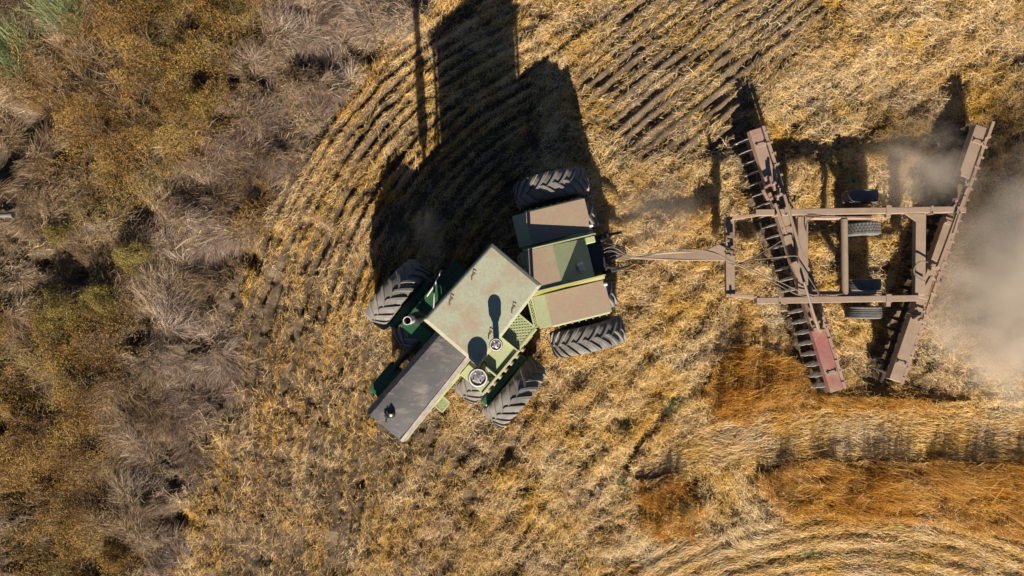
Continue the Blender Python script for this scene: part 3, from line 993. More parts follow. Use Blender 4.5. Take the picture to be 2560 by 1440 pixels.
# rolled edges of the hood
mb = MB()
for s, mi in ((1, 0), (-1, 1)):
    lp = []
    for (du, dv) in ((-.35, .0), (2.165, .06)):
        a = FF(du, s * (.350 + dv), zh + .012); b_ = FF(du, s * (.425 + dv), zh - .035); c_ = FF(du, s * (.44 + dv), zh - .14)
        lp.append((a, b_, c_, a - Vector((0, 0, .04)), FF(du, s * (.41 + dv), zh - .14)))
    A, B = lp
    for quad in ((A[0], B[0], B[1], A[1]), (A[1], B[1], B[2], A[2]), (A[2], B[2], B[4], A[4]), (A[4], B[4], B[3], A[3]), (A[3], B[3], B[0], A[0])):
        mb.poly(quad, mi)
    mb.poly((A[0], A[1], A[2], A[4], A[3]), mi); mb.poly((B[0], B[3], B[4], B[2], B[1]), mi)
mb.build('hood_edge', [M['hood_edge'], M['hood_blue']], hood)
# side panels and grille
mb = MB()
for s in (1, -1):
    y0 = s * .462; y1 = s * .522
    b_ = [FF(-.3, s * .40, 1.45), FF(2.14, s * .47, 1.45), FF(2.14, y1, 1.45), FF(-.3, y0, 1.45)]
    t_ = [FF(-.3, s * .40, zh - .145), FF(2.14, s * .47, zh - .145), FF(2.14, y1, zh - .145), FF(-.3, y0, zh - .145)]
    if s < 0: b_.reverse(); t_.reverse()
    mb.hexa(b_, t_)
mb.build('side_panel', M['green'], tractor, bevel=.006)
mb = MB()
fbox(mb, FF, 2.03, 2.15, -.46, .46, 1.0, zh - .06)
for k in range(8):
    fbox(mb, FF, 2.14, 2.165, -.44, .44, 1.08 + k * .12, 1.11 + k * .12)
mb.build('grille', M['black'], tractor, bevel=.01)
for s in (-.28, .28):
    mb = MB()
    mb.tube([FF(2.16, s, 1.72), FF(2.185, s, 1.72)], .08, 14)
    mb.build('headlight', M['pale'], tractor, smooth=True)
# radiator cap with its lever
rc = P(980, 1036, zh)
mb = MB()
mb.lathe(rc, (0, 0, 1), [(0, 0), (.075, 0), (.075, .075), (.062, .09), (.0, .09)], 20)
mb.lathe(rc, (0, 0, 1), [(0, .088), (.03, .09), (.03, .125), (.0, .13)], 14, 1)
mb.build('radiator_cap', [M['black'], M['pale']], hood, smooth=True)
mb = MB()
a = P(969, 1032, zh + .02); b_ = P(965, 1052, zh + .02)
mb.beam(a + Vector((0, .05, .05)), b_ + Vector((0, -.03, .05)), .03, .07)
mb.beam(a * .5 + b_ * .5 + Vector((-.035, .05, .06)), a * .5 + b_ * .5 + Vector((.035, -.03, .06)), .05, .05)
mb.build('cap_latch', M['black'], hood, bevel=.008)

# --- exhaust
ex = Vector((-1.885, -.590, 0))
mb = MB()
mb.lathe(ex, (0, 0, 1), [(.05, 1.5), (.05, 2.2), (.105, 2.28), (.112, 2.4), (.112, 3.2), (.105, 3.3), (.06, 3.36), (.06, 3.5)], 20, 0)
mb.lathe(ex, (0, 0, 1), [(.062, 3.48), (.075, 3.5), (.078, 4.02), (.066, 4.02), (.064, 3.5)], 20, 1)
mb.tube([ex + Vector((0, 0, 1.55)), FF(.35, -.55, 1.5)], .05, 10)
for zz in (2.5, 3.05):
    mb.lathe(ex, (0, 0, 1), [(.118, zz), (.125, zz + .01), (.125, zz + .05), (.118, zz + .06)], 20)
mb.build('exhaust_stack', [M['black'], M['pale']], tractor, smooth=True)

# --- air cleaner bowls on stems
for (px, py, zc, r, stem) in ((1195, 945, 3.92, .172, .075), (1240, 862, 4.04, .115, .055)):
    c = P(px, py, zc); c.z = 0
    mb = MB()
    mb.lathe(c, (0, 0, 1), [(stem, 1.7), (stem, zc - .20), (stem + .02, zc - .19), (r * .75, zc - .16)], 22, 0)
    mb.lathe(c, (0, 0, 1), [(r * .75, zc - .16), (r, zc - .13), (r * 1.03, zc - .06), (r * 1.06, zc - .055), (r * 1.06, zc - .02), (r, zc - .015)], 30, 0)
    mb.lathe(c, (0, 0, 1), [(r * 1.0, zc - .02), (r * .93, zc), (r * .84, zc), (r * .82, zc - .05)], 30, 2)
    mb.lathe(c, (0, 0, 1), [(r * .83, zc - .045), (r * .5, zc - .02), (.02, zc - .005), (0, zc)], 30, 1)
    for k in range(4):
        a_ = k * math.pi / 2 + .5
        mb.tube([c + Vector((math.cos(a_) * r * .55, math.sin(a_) * r * .55, zc - .04)), c + Vector((math.cos(a_) * r * .55, math.sin(a_) * r * .55, zc + .008))], .014, 6, 2)
    mb.build('air_cleaner', [M['black'], M['bowl'], M['pale']], tractor, smooth=True)

# --- cab
zr = 3.58
RC = [(1057, 800), (1195, 918), (1355, 712), (1230, 607)]          # front-right, front-left, rear-left, rear-right corners
rt = [P(x_, y_, zr) for x_, y_ in RC]
cen = sum(rt, Vector()) / 4
mb = MB()
rb = [p - Vector((0, 0, .10)) for p in rt]
ins = [cen + (p - cen) * .93 + Vector((0, 0, .035)) for p in rt]
n = 0
mb.v = rb + rt + ins
ring = [0, 1, 2, 3]
for i in range(4):
    j = (i + 1) % 4
    mb.f.append([i, j, 4 + j, 4 + i]); mb.m.append(0)
    mb.f.append([4 + i, 4 + j, 8 + j, 8 + i]); mb.m.append(0)
mb.f.append([8, 9, 10, 11]); mb.m.append(0)
mb.f.append([3, 2, 1, 0]); mb.m.append(0)
roof = mb.build('cab_roof', M['roof'], tractor, bevel=.018)
for (x_, y_) in ((1184, 687), (1128, 749), (1284, 769), (1226, 833)):
    c = P(x_, y_, zr + .045)
    mb = MB()
    e = FF.h
    mb.beam(c - e * .03 + Vector((0, 0, .005)), c + e * .05 + Vector((0, 0, .005)), .025, .02)
    mb.tube([c - FF.l * .025 + Vector((0, 0, -.01)), c - FF.l * .025 - e * .03 + Vector((0, 0, .03)), c + FF.l * .035 - e * .04 + Vector((0, 0, .03))], .007, 6)
    mb.tube([c + e * .05 + Vector((0, 0, 0)), c + e * .10 + FF.l * .04 + Vector((0, 0, .02))], .011, 6)
    mb.build('lifting_clip', M['rust'], roof)
mb = MB()
cab = [cen + (p - cen) * .88 for p in rt]
for p in cab:
    q_ = Vector((p.x, p.y, 1.55))
    mb.beam(Vector((p.x, p.y, 3.47)), q_, .07, .07, top=False)
for i in range(4):
    a, b_ = cab[i], cab[(i + 1) % 4]
    for zz, hh in ((3.45, .07), (1.9, .06)):
        mb.beam(Vector((a.x, a.y, zz)), Vector((b_.x, b_.y, zz)), .06, hh, top=False)
mb.build('cab_frame', M['green_dark'], tractor, bevel=.01)
mb = MB()
base = [cen + (p - cen) * .86 for p in rt]
mb.hexa([Vector((p.x, p.y, 1.2)) for p in base], [Vector((p.x, p.y, 1.87)) for p in base])
mb.build('cab_base', M['green_dark'], tractor, bevel=.02)
mb = MB()
for i in range(4):
    a, b_ = [cen + (p - cen) * .87 for p in (rt[i], rt[(i + 1) % 4])]
    d = (b_ - a).normalized() * .06
    mb.beam(Vector(((a + d).x, (a + d).y, 2.66)), Vector(((b_ - d).x, (b_ - d).y, 2.66)), .008, 1.46, top=False)
mb.build('cab_glass', M['glass'], tractor)
mb = MB()
s0 = FF(-1.5, -.02, 0)
fbox(mb, FF, -1.75, -1.25, -.27, .27, 1.88, 2.05); fbox(mb, FF, -1.85, -1.7, -.27, .27, 2.0, 2.65)
mb.build('seat', M['black'], tractor, bevel=.04)


# --- front fenders and platforms
def lattice(mb, F, u0, u1, v0, v1, z, step=.055, w=.012, zf=None):
    """expanded-metal tread: two families of crossing bars inside a frame; zf(u) lets the plate slope"""
    zf = zf or (lambda u: z)
    a, b_ = u1 - u0, v1 - v0
    for fam in (1, -1):
        k = -b_
        while k < a:
            pts = []
            for t in (0, 1):
                pass
            # line u = u0 + k + s, v = v0 + s (or mirrored), clipped to the rectangle
            s0 = max(0, -k); s1 = min(b_, a - k)
            if s1 - s0 > .02:
                va, vb = (v0 + s0, v0 + s1) if fam > 0 else (v1 - s0, v1 - s1)
                ua, ub = u0 + k + s0, u0 + k + s1
                mb.beam(F(ua, va, zf(ua)), F(ub, vb, zf(ub)), w, .012 if fam > 0 else .010)
            k += step
    for (ua, va, ub, vb) in ((u0, v0, u1, v0), (u1, v0, u1, v1), (u1, v1, u0, v1), (u0, v1, u0, v0)):
        mb.beam(F(ua, va, zf(ua) + .006), F(ub, vb, zf(ub) + .006), .03, .03)


zf_ = 1.80
for s, mats in ((1, (M['green'], M['green'])), (-1, (M['green_dark'], M['green_dark']))):  # far fender and step in dark green, shade put into the colour
    lo, hi = (.50, 1.13) if s > 0 else (-1.13, -.50)
    mb = MB()
    # front box, step down, middle panel
    fbox(mb, FF, .08, .37, lo + (.0 if s > 0 else .0), hi, 1.56, zf_ - .02)
    fbox(mb, FF, -.80, .08, lo, hi, zf_ - .20, zf_ - .12)
    fbox(mb, FF, -.80, -.12, lo, hi - .02 if s > 0 else hi, zf_ - .119, zf_ - .06)
    # upright lips
    oe = hi if s > 0 else lo
    fbox(mb, FF, -.84, .385, oe - .02, oe + .03, zf_ - .22, zf_ + .01)
    fbox(mb, FF, -1.42, -.845, oe - .02, oe + .03, zf_ - .30, zf_ - .16)
    fbox(mb, FF, -.14, -.10, lo + .02, hi - .03, zf_ - .06, zf_ + .10)
    fbox(mb, FF, -.83, -.80, lo + .02, hi - .03, zf_ - .2, zf_ + .06)
    fen = mb.build('front_fender', mats[0], tractor, bevel=.008)
    mb = MB()
    lattice(mb, FF, -1.42, -.86, lo, hi - .03, zf_ - .10, step=.085, w=.036, zf=lambda u: zf_ - .08 + (u + .86) * .18)
    mb.build('tread_step', mats[1], fen)
    # skirt of the fender, scalloped with ladder holes
    mb = MB()
    fbox(mb, FF, -1.25, .30, oe + .031 * s if s > 0 else oe - .055, oe + .055 if s > 0 else oe - .031, 1.05, zf_ - .22)
    for k in range(7):
        mb.tube([FF(.25 - k * .19, oe + .04 * s, 1.60), FF(.25 - k * .19, oe + .10 * s, 1.60)], .055, 12)
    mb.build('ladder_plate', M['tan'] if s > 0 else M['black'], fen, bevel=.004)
    mb = MB()
    fbox(mb, FF, -.75, .62, oe + .10 if s > 0 else oe - .30, oe + .30 if s > 0 else oe - .10, .95, 1.25)
    mb.build('fuel_tank', M['green_dark'], tractor, bevel=.04)
# grab rail on the far side
mb = MB()
mb.tube([P(1086, 733, 2.35), P(1084, 771, 2.35)], .014, 8); mb.tube([P(1084, 771, 2.35), P(1084, 771, 1.75)], .014, 8); mb.tube([P(1086, 733, 2.35), P(1086, 733, 1.75)], .014, 8)
mb.tube([P(1067, 741, 1.9), P(1085, 715, 1.9), P(1104, 675, 1.9)], .016, 8)
mb.build('grab_rail', M['pale'], tractor, smooth=True)
# box, duct and small tread beside the hood
mb = MB()
fbox(mb, FF, 1.22, 1.98, -.84, -.50, .95, 1.28)
mb.build('battery_box', M['green_dark'], tractor, bevel=.02)
mb = MB()
mb.tube([FF(.30, -.62, 1.45), FF(.75, -.66, 1.40), FF(1.15, -.70, 1.3), FF(1.35, -.66, 1.2)], .065, 10)
mb.tube([P(1020, 880, 1.2), P(1000, 900, 1.15), P(985, 925, 1.1)], .05, 8)
mb.build('intake_hose', M['black'], tractor, smooth=True)
mb = MB()
lattice(mb, FF, 1.05, 1.32, .52, .74, 1.3, step=.05, w=.02)
fbox(mb, FF, 1.04, 1.33, .51, .75, 1.255, 1.275)
mb.build('foot_step', M['green'], tractor)
mb = MB()
mb.beam(FF(.45, .52, 1.62), FF(1.35, .50, 1.62), .03, .06)
mb.beam(FF(.37, .50, 1.7), FF(.62, .50, 1.7), .05, .10)
mb.build('step_bracket', M['green'], tractor, bevel=.004)
# sloping tread plate over the front of the inner wheel, near the bowls
# --- rear deck and fenders
zd = 1.86
WALL = (.30, .06)
for s in (1, -1):
    lo, hi = .54, 1.235
    mb = MB()
    A = lambda u, v, z: RF(u, s * v, z)

    def solid(bq, tq, mat=0):
        if s < 0: bq = list(reversed(bq)); tq = list(reversed(tq))
        mb.hexa(bq, tq, mat)
    solid([A(-.54, lo, zd - .03), A(.76, lo, zd - .03), A(.76, hi, zd - .03), A(-.54, hi, zd - .03)], [A(-.54, lo, zd), A(.76, lo, zd), A(.76, hi, zd), A(-.54, hi, zd)])
    # front slope
    solid([A(.76, lo, zd - .03), A(1.02, lo, zd - .17), A(1.02, hi, zd - .17), A(.76, hi, zd - .03)], [A(.76, lo, zd), A(1.02, lo, zd - .135), A(1.02, hi, zd - .135), A(.76, hi, zd)])
    # outer lip with bolts
    solid([A(-.50, hi, zd - .10), A(.76, hi, zd - .10), A(.76, hi + .035, zd - .10), A(-.50, hi + .035, zd - .10)], [A(-.50, hi, zd - .004), A(.76, hi, zd - .004), A(.76, hi + .02, zd - .012), A(-.50, hi + .02, zd - .012)])
    for k in range(8):
        c = A(-.42 + k * .15, hi + .03, zd - .05)
        mb.tube([c, c + RF.l * s * .025], .02, 8)
    # front wall down to the axle
    solid([A(1.0, lo, 1.2), A(1.03, lo, 1.2), A(1.03, hi, 1.2), A(1.0, hi, 1.2)], [A(1.0, lo, zd - .17), A(1.03, lo, zd - .17), A(1.03, hi, zd - .17), A(1.0, hi, zd - .17)])
    fen = mb.build('rear_fender', M['green_dusty'], tractor, bevel=.006)
    # raised inner wall
    mb = MB()
    h0, h1 = WALL
    solid([A(-.56, lo - .09, zd - .02), A(1.0, lo - .09, zd - .10), A(1.0, lo - .003, zd - .10), A(-.56, lo - .003, zd - .02)],
          [A(-.56, lo - .105, zd + h1), A(1.0, lo - .105, zd + h0), A(1.0, lo - .085, zd + h0), A(-.56, lo - .085, zd + h1)])
    mb.build('fender_wall', M['olive'] if s > 0 else M['green_dark'], fen, bevel=.004)  # far wall takes dark green, painting in its shade
    mb = MB()
    mb.beam(A(-.58, lo - .095, zd + h1 + .012), A(1.0, lo - .095, zd + h0 + .012), .028, .012)
    mb.build('fender_rail', M['green'], fen)
    # pale work light at the back
    mb = MB()
    c = A(-.50, lo + .1, zd + .02)
    mb.tube([c, c - RF.h * .07], .035, 10)
    mb.build('work_light', M['pale'], fen, smooth=True)
    if s > 0:
        mb = MB()
        lattice(mb, RF, 1.035, 1.13, lo, hi - .05, zd - .2, step=.06, w=.016)
        mb.build('tread_edge', M['green'], fen)
mb = MB()
w_ = .43
prof = [(1.0, zd + .27), (.36, zd + .17), (-.04, zd - .16), (-.42, zd - .48)]
for (ua, za), (ub, zb) in zip(prof[:-1], prof[1:]):
    mb.hexa([RF(ub, -w_, zb - .04), RF(ua, -w_, za - .04), RF(ua, w_, za - .04), RF(ub, w_, zb - .04)], [RF(ub, -w_, zb), RF(ua, -w_, za), RF(ua, w_, za), RF(ub, w_, zb)])
mb.build('rear_deck', M['green_dusty'], tractor, bevel=.008)
mb = MB()
mb.hexa([RF(1.003, -.42, 1.25), RF(1.14, -.40, 1.25), RF(1.14, .40, 1.25), RF(1.003, .42, 1.25)], [RF(1.003, -.42, zd + .26), RF(1.06, -.42, zd + .24), RF(1.06, .42, zd + .24), RF(1.003, .42, zd + .26)])
mb.build('deck_front', M['green'], tractor, bevel=.01)
mb = MB()
c = P(1452, 664, 1.72)
mb.hexa([c + RF.h * .08 - RF.l * .1 - Vector((0, 0, .2)), c + RF.h * .08 + RF.l * .1 - Vector((0, 0, .2)), c - RF.h * .07 + RF.l * .12 - Vector((0, 0, .2)), c - RF.h * .07 - RF.l * .1 - Vector((0, 0, .2))][::-1],
        [c + RF.h * .08 - RF.l * .02, c + RF.h * .05 + RF.l * .1, c - RF.h * .07 + RF.l * .12, c - RF.h * .05 - RF.l * .04][::-1])
mb.build('hydraulic_valve', M['pale'], tractor, bevel=.01)
mb = MB()
c = P(1475, 600, zd + .02)
mb.box(c, RF.h * .10, RF.l * .07, Vector((0, 0, .08)))
mb.build('tail_lamp_box', M['green'], tractor, bevel=.012)
mb = MB()
for k in range(5):
    v0 = -.26 + k * .12
    mb.tube([RF(-.40, v0, 1.18), RF(-.70, v0 * 1.2, 1.12), RF(-1.0, v0 * .7, .95), RF(-1.3, v0 * .3 + .05, .85)], .016, 6)
mb.build('hydraulic_hose', M['black'], tractor, smooth=True)
mb = MB()
mb.lathe(RF(-.95, .30, 0) + Vector((0, 0, .70)), (0, 0, 1), [(0, .1), (.03, .1), (.035, .06), (.02, .0), (0, 0)], 10)
mb.build('drawbar_pin', M['pale'], tractor, smooth=True)


# ------------------------------------------------------------------ disc harrow
harrow = empty('disc_harrow', (8.0, .8, 0))
tag(harrow, 'dusty faded red offset disc harrow towed behind the green tractor', 'disc harrow')


def hbuild(mb, name, mats, **k): return mb.build(name, mats, harrow, **k)


zb = 1.0
mb = MB()
mb.beam(P(1890, 531, zb), P(2400, 523, zb), .145, .16); hbuild(mb, 'main_beam', M['tan'], bevel=.012)
mb = MB()
mb.beam(P(1892, 752, zb), P(2298, 745, zb), .145, .16); hbuild(mb, 'main_beam', M['tan'], bevel=.012)
mb = MB()
mb.beam(P(2008, 541, zb - .03), P(2008, 742, zb - .03), .23, .15); hbuild(mb, 'cross_beam', M['tan'], bevel=.012)
mb = MB()
mb.beam(P(2303, 534, zb - .03), P(2301, 738, zb - .03), .23, .15); hbuild(mb, 'cross_beam', M['tan'], bevel=.012)
mb = MB()
mb.tube([P(2110, 548, zb - .1), P(2112, 738, zb - .1)], .078, 18); hbuild(mb, 'rockshaft', M['tan'], smooth=True)
# gusset and clamps on the beams
for (px, py) in ((2222, 524), (2222, 746)):
    mb = MB()
    c = P(px, py, zb + .006)
    mb.box(c - Vector((0, 0, .08)), (.06, 0, 0), (0, .10, 0), (0, 0, .095))
    mb.box(c + Vector((-.0, -.12, -.06)), (.05, 0, 0), (0, .06, 0), (0, 0, .05))
    hbuild(mb, 'beam_clamp', M['tan'], bevel=.005)
for (px, py) in ((1965, 528), (2330, 525), (1950, 751)):
    mb = MB()
    c = P(px, py, zb + .004)
    mb.box(c - Vector((0, 0, .08)), (.03, 0, 0), (0, .095, 0), (0, 0, .09))
    for s in (-1, 1):
        mb.tube([c + Vector((0, s * .085, -.02)), c + Vector((0, s * .085, .035))], .018, 6)
    hbuild(mb, 'beam_clamp', M['tan'], bevel=.005)
mb = MB()
c = P(2262, 536, zb - .01)
mb.hexa([c + Vector((0, .02, -.04)), c + Vector((.26, .02, -.04)), c + Vector((.26, -.16, -.04))][::-1], [c + Vector((0, .02, 0)), c + Vector((.26, .02, 0)), c + Vector((.26, -.16, 0))][::-1])
hbuild(mb, 'gusset', M['tan'], bevel=.005)
# axle arms and lift cylinders beside the beams
for y0, sgn in ((540, 1), (737, -1)):
    mb = MB()
    mb.beam(P(1990, y0 + 3 * sgn, .92), P(2215, y0 + 2 * sgn, .92), .03, .05)
    mb.beam(P(2010, y0 + 8 * sgn, .86), P(2218, y0 + 8 * sgn, .86), .025, .05)
    mb.tube([P(2000, y0 + 5 * sgn, .90), P(2090, y0 + 5 * sgn, .90)], .038, 10)
    mb.tube([P(2090, y0 + 5 * sgn, .90), P(2190, y0 + 5 * sgn, .90)], .02, 8)
    hbuild(mb, 'lift_cylinder', M['reddust'], bevel=.003)
for yA in (2.118, 1.364, .073, -.564):
    mb = MB()
    ya = 1.745 if yA > 1 else -.25
    mb.beam(Vector((7.55, ya, .86)), Vector((8.1, ya, .43)), .09, .11)
    mb.tube([Vector((8.1, ya, .40)), Vector((8.1, yA, .40))], .045, 10)
    hbuild(mb, 'axle_arm', M['rust'], bevel=.006)


def road_tyre(R, W, blocks):
    mb = MB()
    h = W / 2
    prof = [(R * .52, -h * .70), (R * .56, -h * .88), (R * .72, -h * 1.0), (R * .88, -h * .97), (R * .955, -h * .80)]
    if not blocks:
        for k in range(5):
            y0 = -h * .76 + k * h * .33
            prof += [(R * .985 - abs(y0 / h) * .02, y0), (R * .99 - abs(y0 / h) * .02, y0 + h * .20), (R * .945, y0 + h * .22), (R * .945, y0 + h * .31)]
    else:
        prof += [(R * .965, -h * .5), (R * .97, 0), (R * .965, h * .5)]
    prof += [(R * .955, h * .80), (R * .88, h * .97), (R * .72, h), (R * .56, h * .88), (R * .52, h * .70)]
    mb.lathe((0, 0, 0), (0, 1, 0), prof, 48, 0, closed=True)
    if blocks:
        for k in range(34):
            for j, y in enumerate((-.62, -.2, .22, .64)):
                th = 2 * math.pi * (k + .5 * (j % 2)) / 34
                c = Vector((math.sin(th) * R * .975, y * h, math.cos(th) * R * .975))
                tn = Vector((math.cos(th), .45 if j < 2 else .45, -math.sin(th))).normalized(); rd = Vector((math.sin(th), 0, math.cos(th)))
                sd = tn.cross(rd)
                mb.box(c, tn * .024, sd * h * .17, rd * .014)
    return mb.build('tyre', M['rubber_road'], smooth=True)


hw0 = rim_mesh(.215, .22, 'wheel', M['rust'])
ht = {0: road_tyre(.405, .29, False), 1: road_tyre(.42, .31, True)}
hwm = hw0
used = set()
for i, (px, py, kind) in enumerate(((2172, 487, 0), (2173, 570, 1), (2179, 712, 0), (2181, 782, 0))):
    c = P(px, py, .8); c.z = .395 if not kind else .41
    w = hw0 if i == 0 else hw0.copy()
    t = ht[kind] if kind not in used else ht[kind].copy()
    if i: COL.objects.link(w)
    if kind in used: COL.objects.link(t)
    used.add(kind)
    w.parent = harrow; w.location = c - Vector(harrow.location)
    w.rotation_euler = (0, .3 * i, math.pi + (.05 if kind else 0))
    t.parent = w; t.location = (0, 0, 0)


# gangs
def make_disc(mat):
    mb = MB()
    n = 40; R = .305
    rings = []
    for (fr, ) in ((.12,), (.45,), (.8,), (1.0,)):
        ring = []
        for k in range(n):
            a_ = 2 * math.pi * k / n
            r = R * fr
            if fr == 1.0: r *= .86 if (k % 4) in (0,) else (.96 if (k % 4) in (1, 3) else 1.0)
            ring.append(Vector((math.cos(a_) * r, .034 * (fr ** 2) - .02, math.sin(a_) * r)))
        rings.append(ring)
    for off in (0, .011):
        b0 = len(mb.v)
        for ring in rings: mb.v += [p + Vector((0, off, 0)) for p in ring]
        for i in range(3):
            for k in range(n):
                k2 = (k + 1) % n
                q_ = [b0 + i * n + k, b0 + i * n + k2, b0 + (i + 1) * n + k2, b0 + (i + 1) * n + k]
                mb.f.append(q_ if off else q_[::-1]); mb.m.append(0)
        cap_ = [b0 + k for k in range(n)]
        mb.f.append(cap_[::-1] if off else cap_); mb.m.append(0)
    b1 = 4 * n
    for k in range(n):
        k2 = (k + 1) % n
        mb.f.append([3 * n + k, 3 * n + k2, b1 + 3 * n + k2, b1 + 3 * n + k]); mb.m.append(0)
    return mb.build('disc', mat, smooth=True)


def gang(top0, top1, zt, side_off, disc_mat, count, segs, plate_w, flip):
    a = P(*top0, zt); b_ = P(*top1, zt)
    d = (b_ - a); Ln = d.length; d.normalize()
    sd = Vector((-d.y, d.x, 0))           # to the right of the picture for a gang running down it
    if sd.x < 0: sd = -sd
    for (t0, t1, off, wd, mat, zz) in segs:
        mb = MB()
        mb.beam(a + d * Ln * t0 + sd * off + Vector((0, 0, zz)), a + d * Ln * t1 + sd * off + Vector((0, 0, zz)), wd, .20)
        hbuild(mb, 'gang_beam', mat, bevel=.01)
    # scraper bar with its little scrapers
    mb = MB()
    so = plate_w / 2 + .085
    mb.beam(a + d * (-.02) + sd * so + Vector((0, 0, -.06)), b_ + d * .02 + sd * so + Vector((0, 0, -.06)), .07, .05)
    for k in range(count):
        t = (k + .5) / count
        c = a + d * Ln * t + sd * so + Vector((0, 0, -.09))
        mb.box(c + sd * .05, sd * .05, d * .025, Vector((0, 0, .012)))
        mb.tube([c + Vector((0, 0, .02)), c + Vector((0, 0, .05))], .014, 6)
        if k % 2:
            mb.box(c - sd * .03 + Vector((0, 0, .035)), sd * .03, d * .02, Vector((0, 0, .012)))
    hbuild(mb, 'scraper_bar', M['reddust'], bevel=.003)
    # gang bolt and spools
    ax0 = a + sd * side_off; ax1 = b_ + sd * side_off
    ax0.z = ax1.z = .26
    mb = MB()
    mb.tube([ax0 - d * .1, ax1 + d * .1], .035, 10)
    for k in range(count):
        c = ax0 + d * (Ln * (k + .5) / count)
        mb.tube([c + d * .02, c + d * .20], .062, 10)
    hbuild(mb, 'gang_bolt', M['steel_dark'], smooth=True)
    # standards between beam and gang
    for t in (.06, .22, .38, .55, .72, .93):
        mb = MB()
        p = a + d * Ln * t + Vector((0, 0, -.12)); q_ = ax0 + d * Ln * t
        mb.beam(p + sd * .05, q_ + Vector((0, 0, .02)), .07, .05, top=False)
        mb.box(p + Vector((0, 0, .125)), sd * .12, d * .045, Vector((0, 0, .012)))
        for s in (-1, 1):
            mb.tube([p + sd * s * .09 + Vector((0, 0, .13)), p + sd * s * .09 + Vector((0, 0, .165))], .02, 6)
        hbuild(mb, 'gang_hanger', M['tan'], bevel=.004)
    proto = make_disc(disc_mat)
    for k in range(count):
        o = proto if k == 0 else proto.copy()
        if k: COL.objects.link(o)
        o.parent = harrow
        c = ax0 + d * (Ln * (k + .5) / count)
        o.location = c - Vector(harrow.location)
        o.rotation_euler = (0, RNG.uniform(0, .6), math.atan2(d.y, d.x) - math.pi / 2 + (math.pi if flip else 0))
    return a, d, sd, Ln


a, d, sd, Ln = gang((1889, 322), (2093, 977), .75, -.05, M['steel'], 24,
                    [(0, .225, -.01, .27, M['reddust'], .0), (.225, .31, -.03, .16, M['rust'], -.05), (.31, .62, .0, .25, M['tan'], .01), (.62, .77, -.04, .14, M['rust'], -.04),
                     (.765, 1.0, .0, .30, M['red'], .0)], .27, False)
# levelling rods, crank and cylinders riding on the front gang
mb = MB()
mb.tube([a + d * Ln * .26 + sd * .06 + Vector((0, 0, .28)), a + d * Ln * .47 + sd * .02 + Vector((0, 0, .30))], .036, 10)
mb.tube([P(1938, 508, 1.08), P(1966, 585, 1.10)], .03, 10)
mb.tube([P(2010, 705, 1.12), P(2030, 772, 1.05), P(2046, 825, .95)], .028, 10)
mb.beam(P(1985, 655, .98), P(2012, 716, .98), .13, .12)
mb.beam(P(2028, 768, .9), P(2052, 832, .85), .06, .10)
hbuild(mb, 'levelling_rod', M['tan'], bevel=.004)
for (x0, y0, x1, y1, z_, w_) in ((1912, 470, 1934, 456, .95, .05), (1908, 474, 1922, 500, .95, .05), (1934, 456, 1938, 476, .96, .05), (1916, 492, 1930, 484, .9, .09), (1925, 500, 1940, 490, .9, .06), (1944, 500, 1950, 470, .9, .05),
                                  (1930, 465, 1926, 440, .97, .035), (2046, 806, 2058, 800, .9, .05), (2058, 800, 2062, 822, .9, .05), (2036, 826, 2064, 818, .86, .10)):
    mb = MB(); mb.beam(P(x0, y0, z_), P(x1, y1, z_), w_, .07); hbuild(mb, 'hinge_plate', M['reddust'], bevel=.004)
for (x0, y0, r_) in ((1926, 462, .035), (1941, 490, .04), (1932, 540, .035), (2060, 808, .035), (2050, 822, .03)):
    mb = MB(); c = P(x0, y0, .8); mb.tube([c, c + Vector((0, 0, .28))], r_, 8); hbuild(mb, 'hinge_pin', M['reddust'], bevel=.004)
a2, d2, sd2, Ln2 = gang((2457, 316), (2238, 952), .75, -.05, M['steel_dark'], 24,  # rear discs use the darker steel, their shade put into the colour
                        [(0, .20, -.03, .26, M['tan'], .0), (.20, .36, -.02, .13, M['rust'], -.04), (.36, .53, .0, .25, M['tan'], .0), (.53, .74, -.02, .20, M['tan'], -.02),
                         (.745, 1.0, .0, .28, M['tan'], .0)], .25, True)
mb = MB()
mb.beam(P(2413, 490, 1.0), P(2347, 668, 1.0), .07, .07)
mb.beam(P(2420, 470, .98), P(2395, 520, .98), .05, .05)
mb.tube([P(2398, 535, 1.08), P(2382, 585, 1.08)], .028, 10)
hbuild(mb, 'levelling_rod', M['tan'], bevel=.004)
mb = MB()
mb.beam(P(2485, 303, .72), P(2470, 345, .72), .07, .07)
hbuild(mb, 'scraper_end', M['tan'], bevel=.004)
for (x0, y0, x1, y1, z_, w_) in ((2380, 523, 2416, 525, .98, .12), (2386, 512, 2402, 534, 1.0, .05), (2374, 518, 2394, 500, .95, .05), (2408, 480, 2424, 476, .9, .05), (2312, 722, 2330, 690, .95, .05), (2298, 738, 2322, 745, .95, .09),
                                  (2330, 690, 2342, 700, .93, .04), (2300, 800, 2318, 806, .85, .06), (2286, 800, 2300, 790, .85, .05)):
    mb = MB(); mb.beam(P(x0, y0, z_), P(x1, y1, z_), w_, .08); hbuild(mb, 'hinge_plate', M['tan'], bevel=.004)

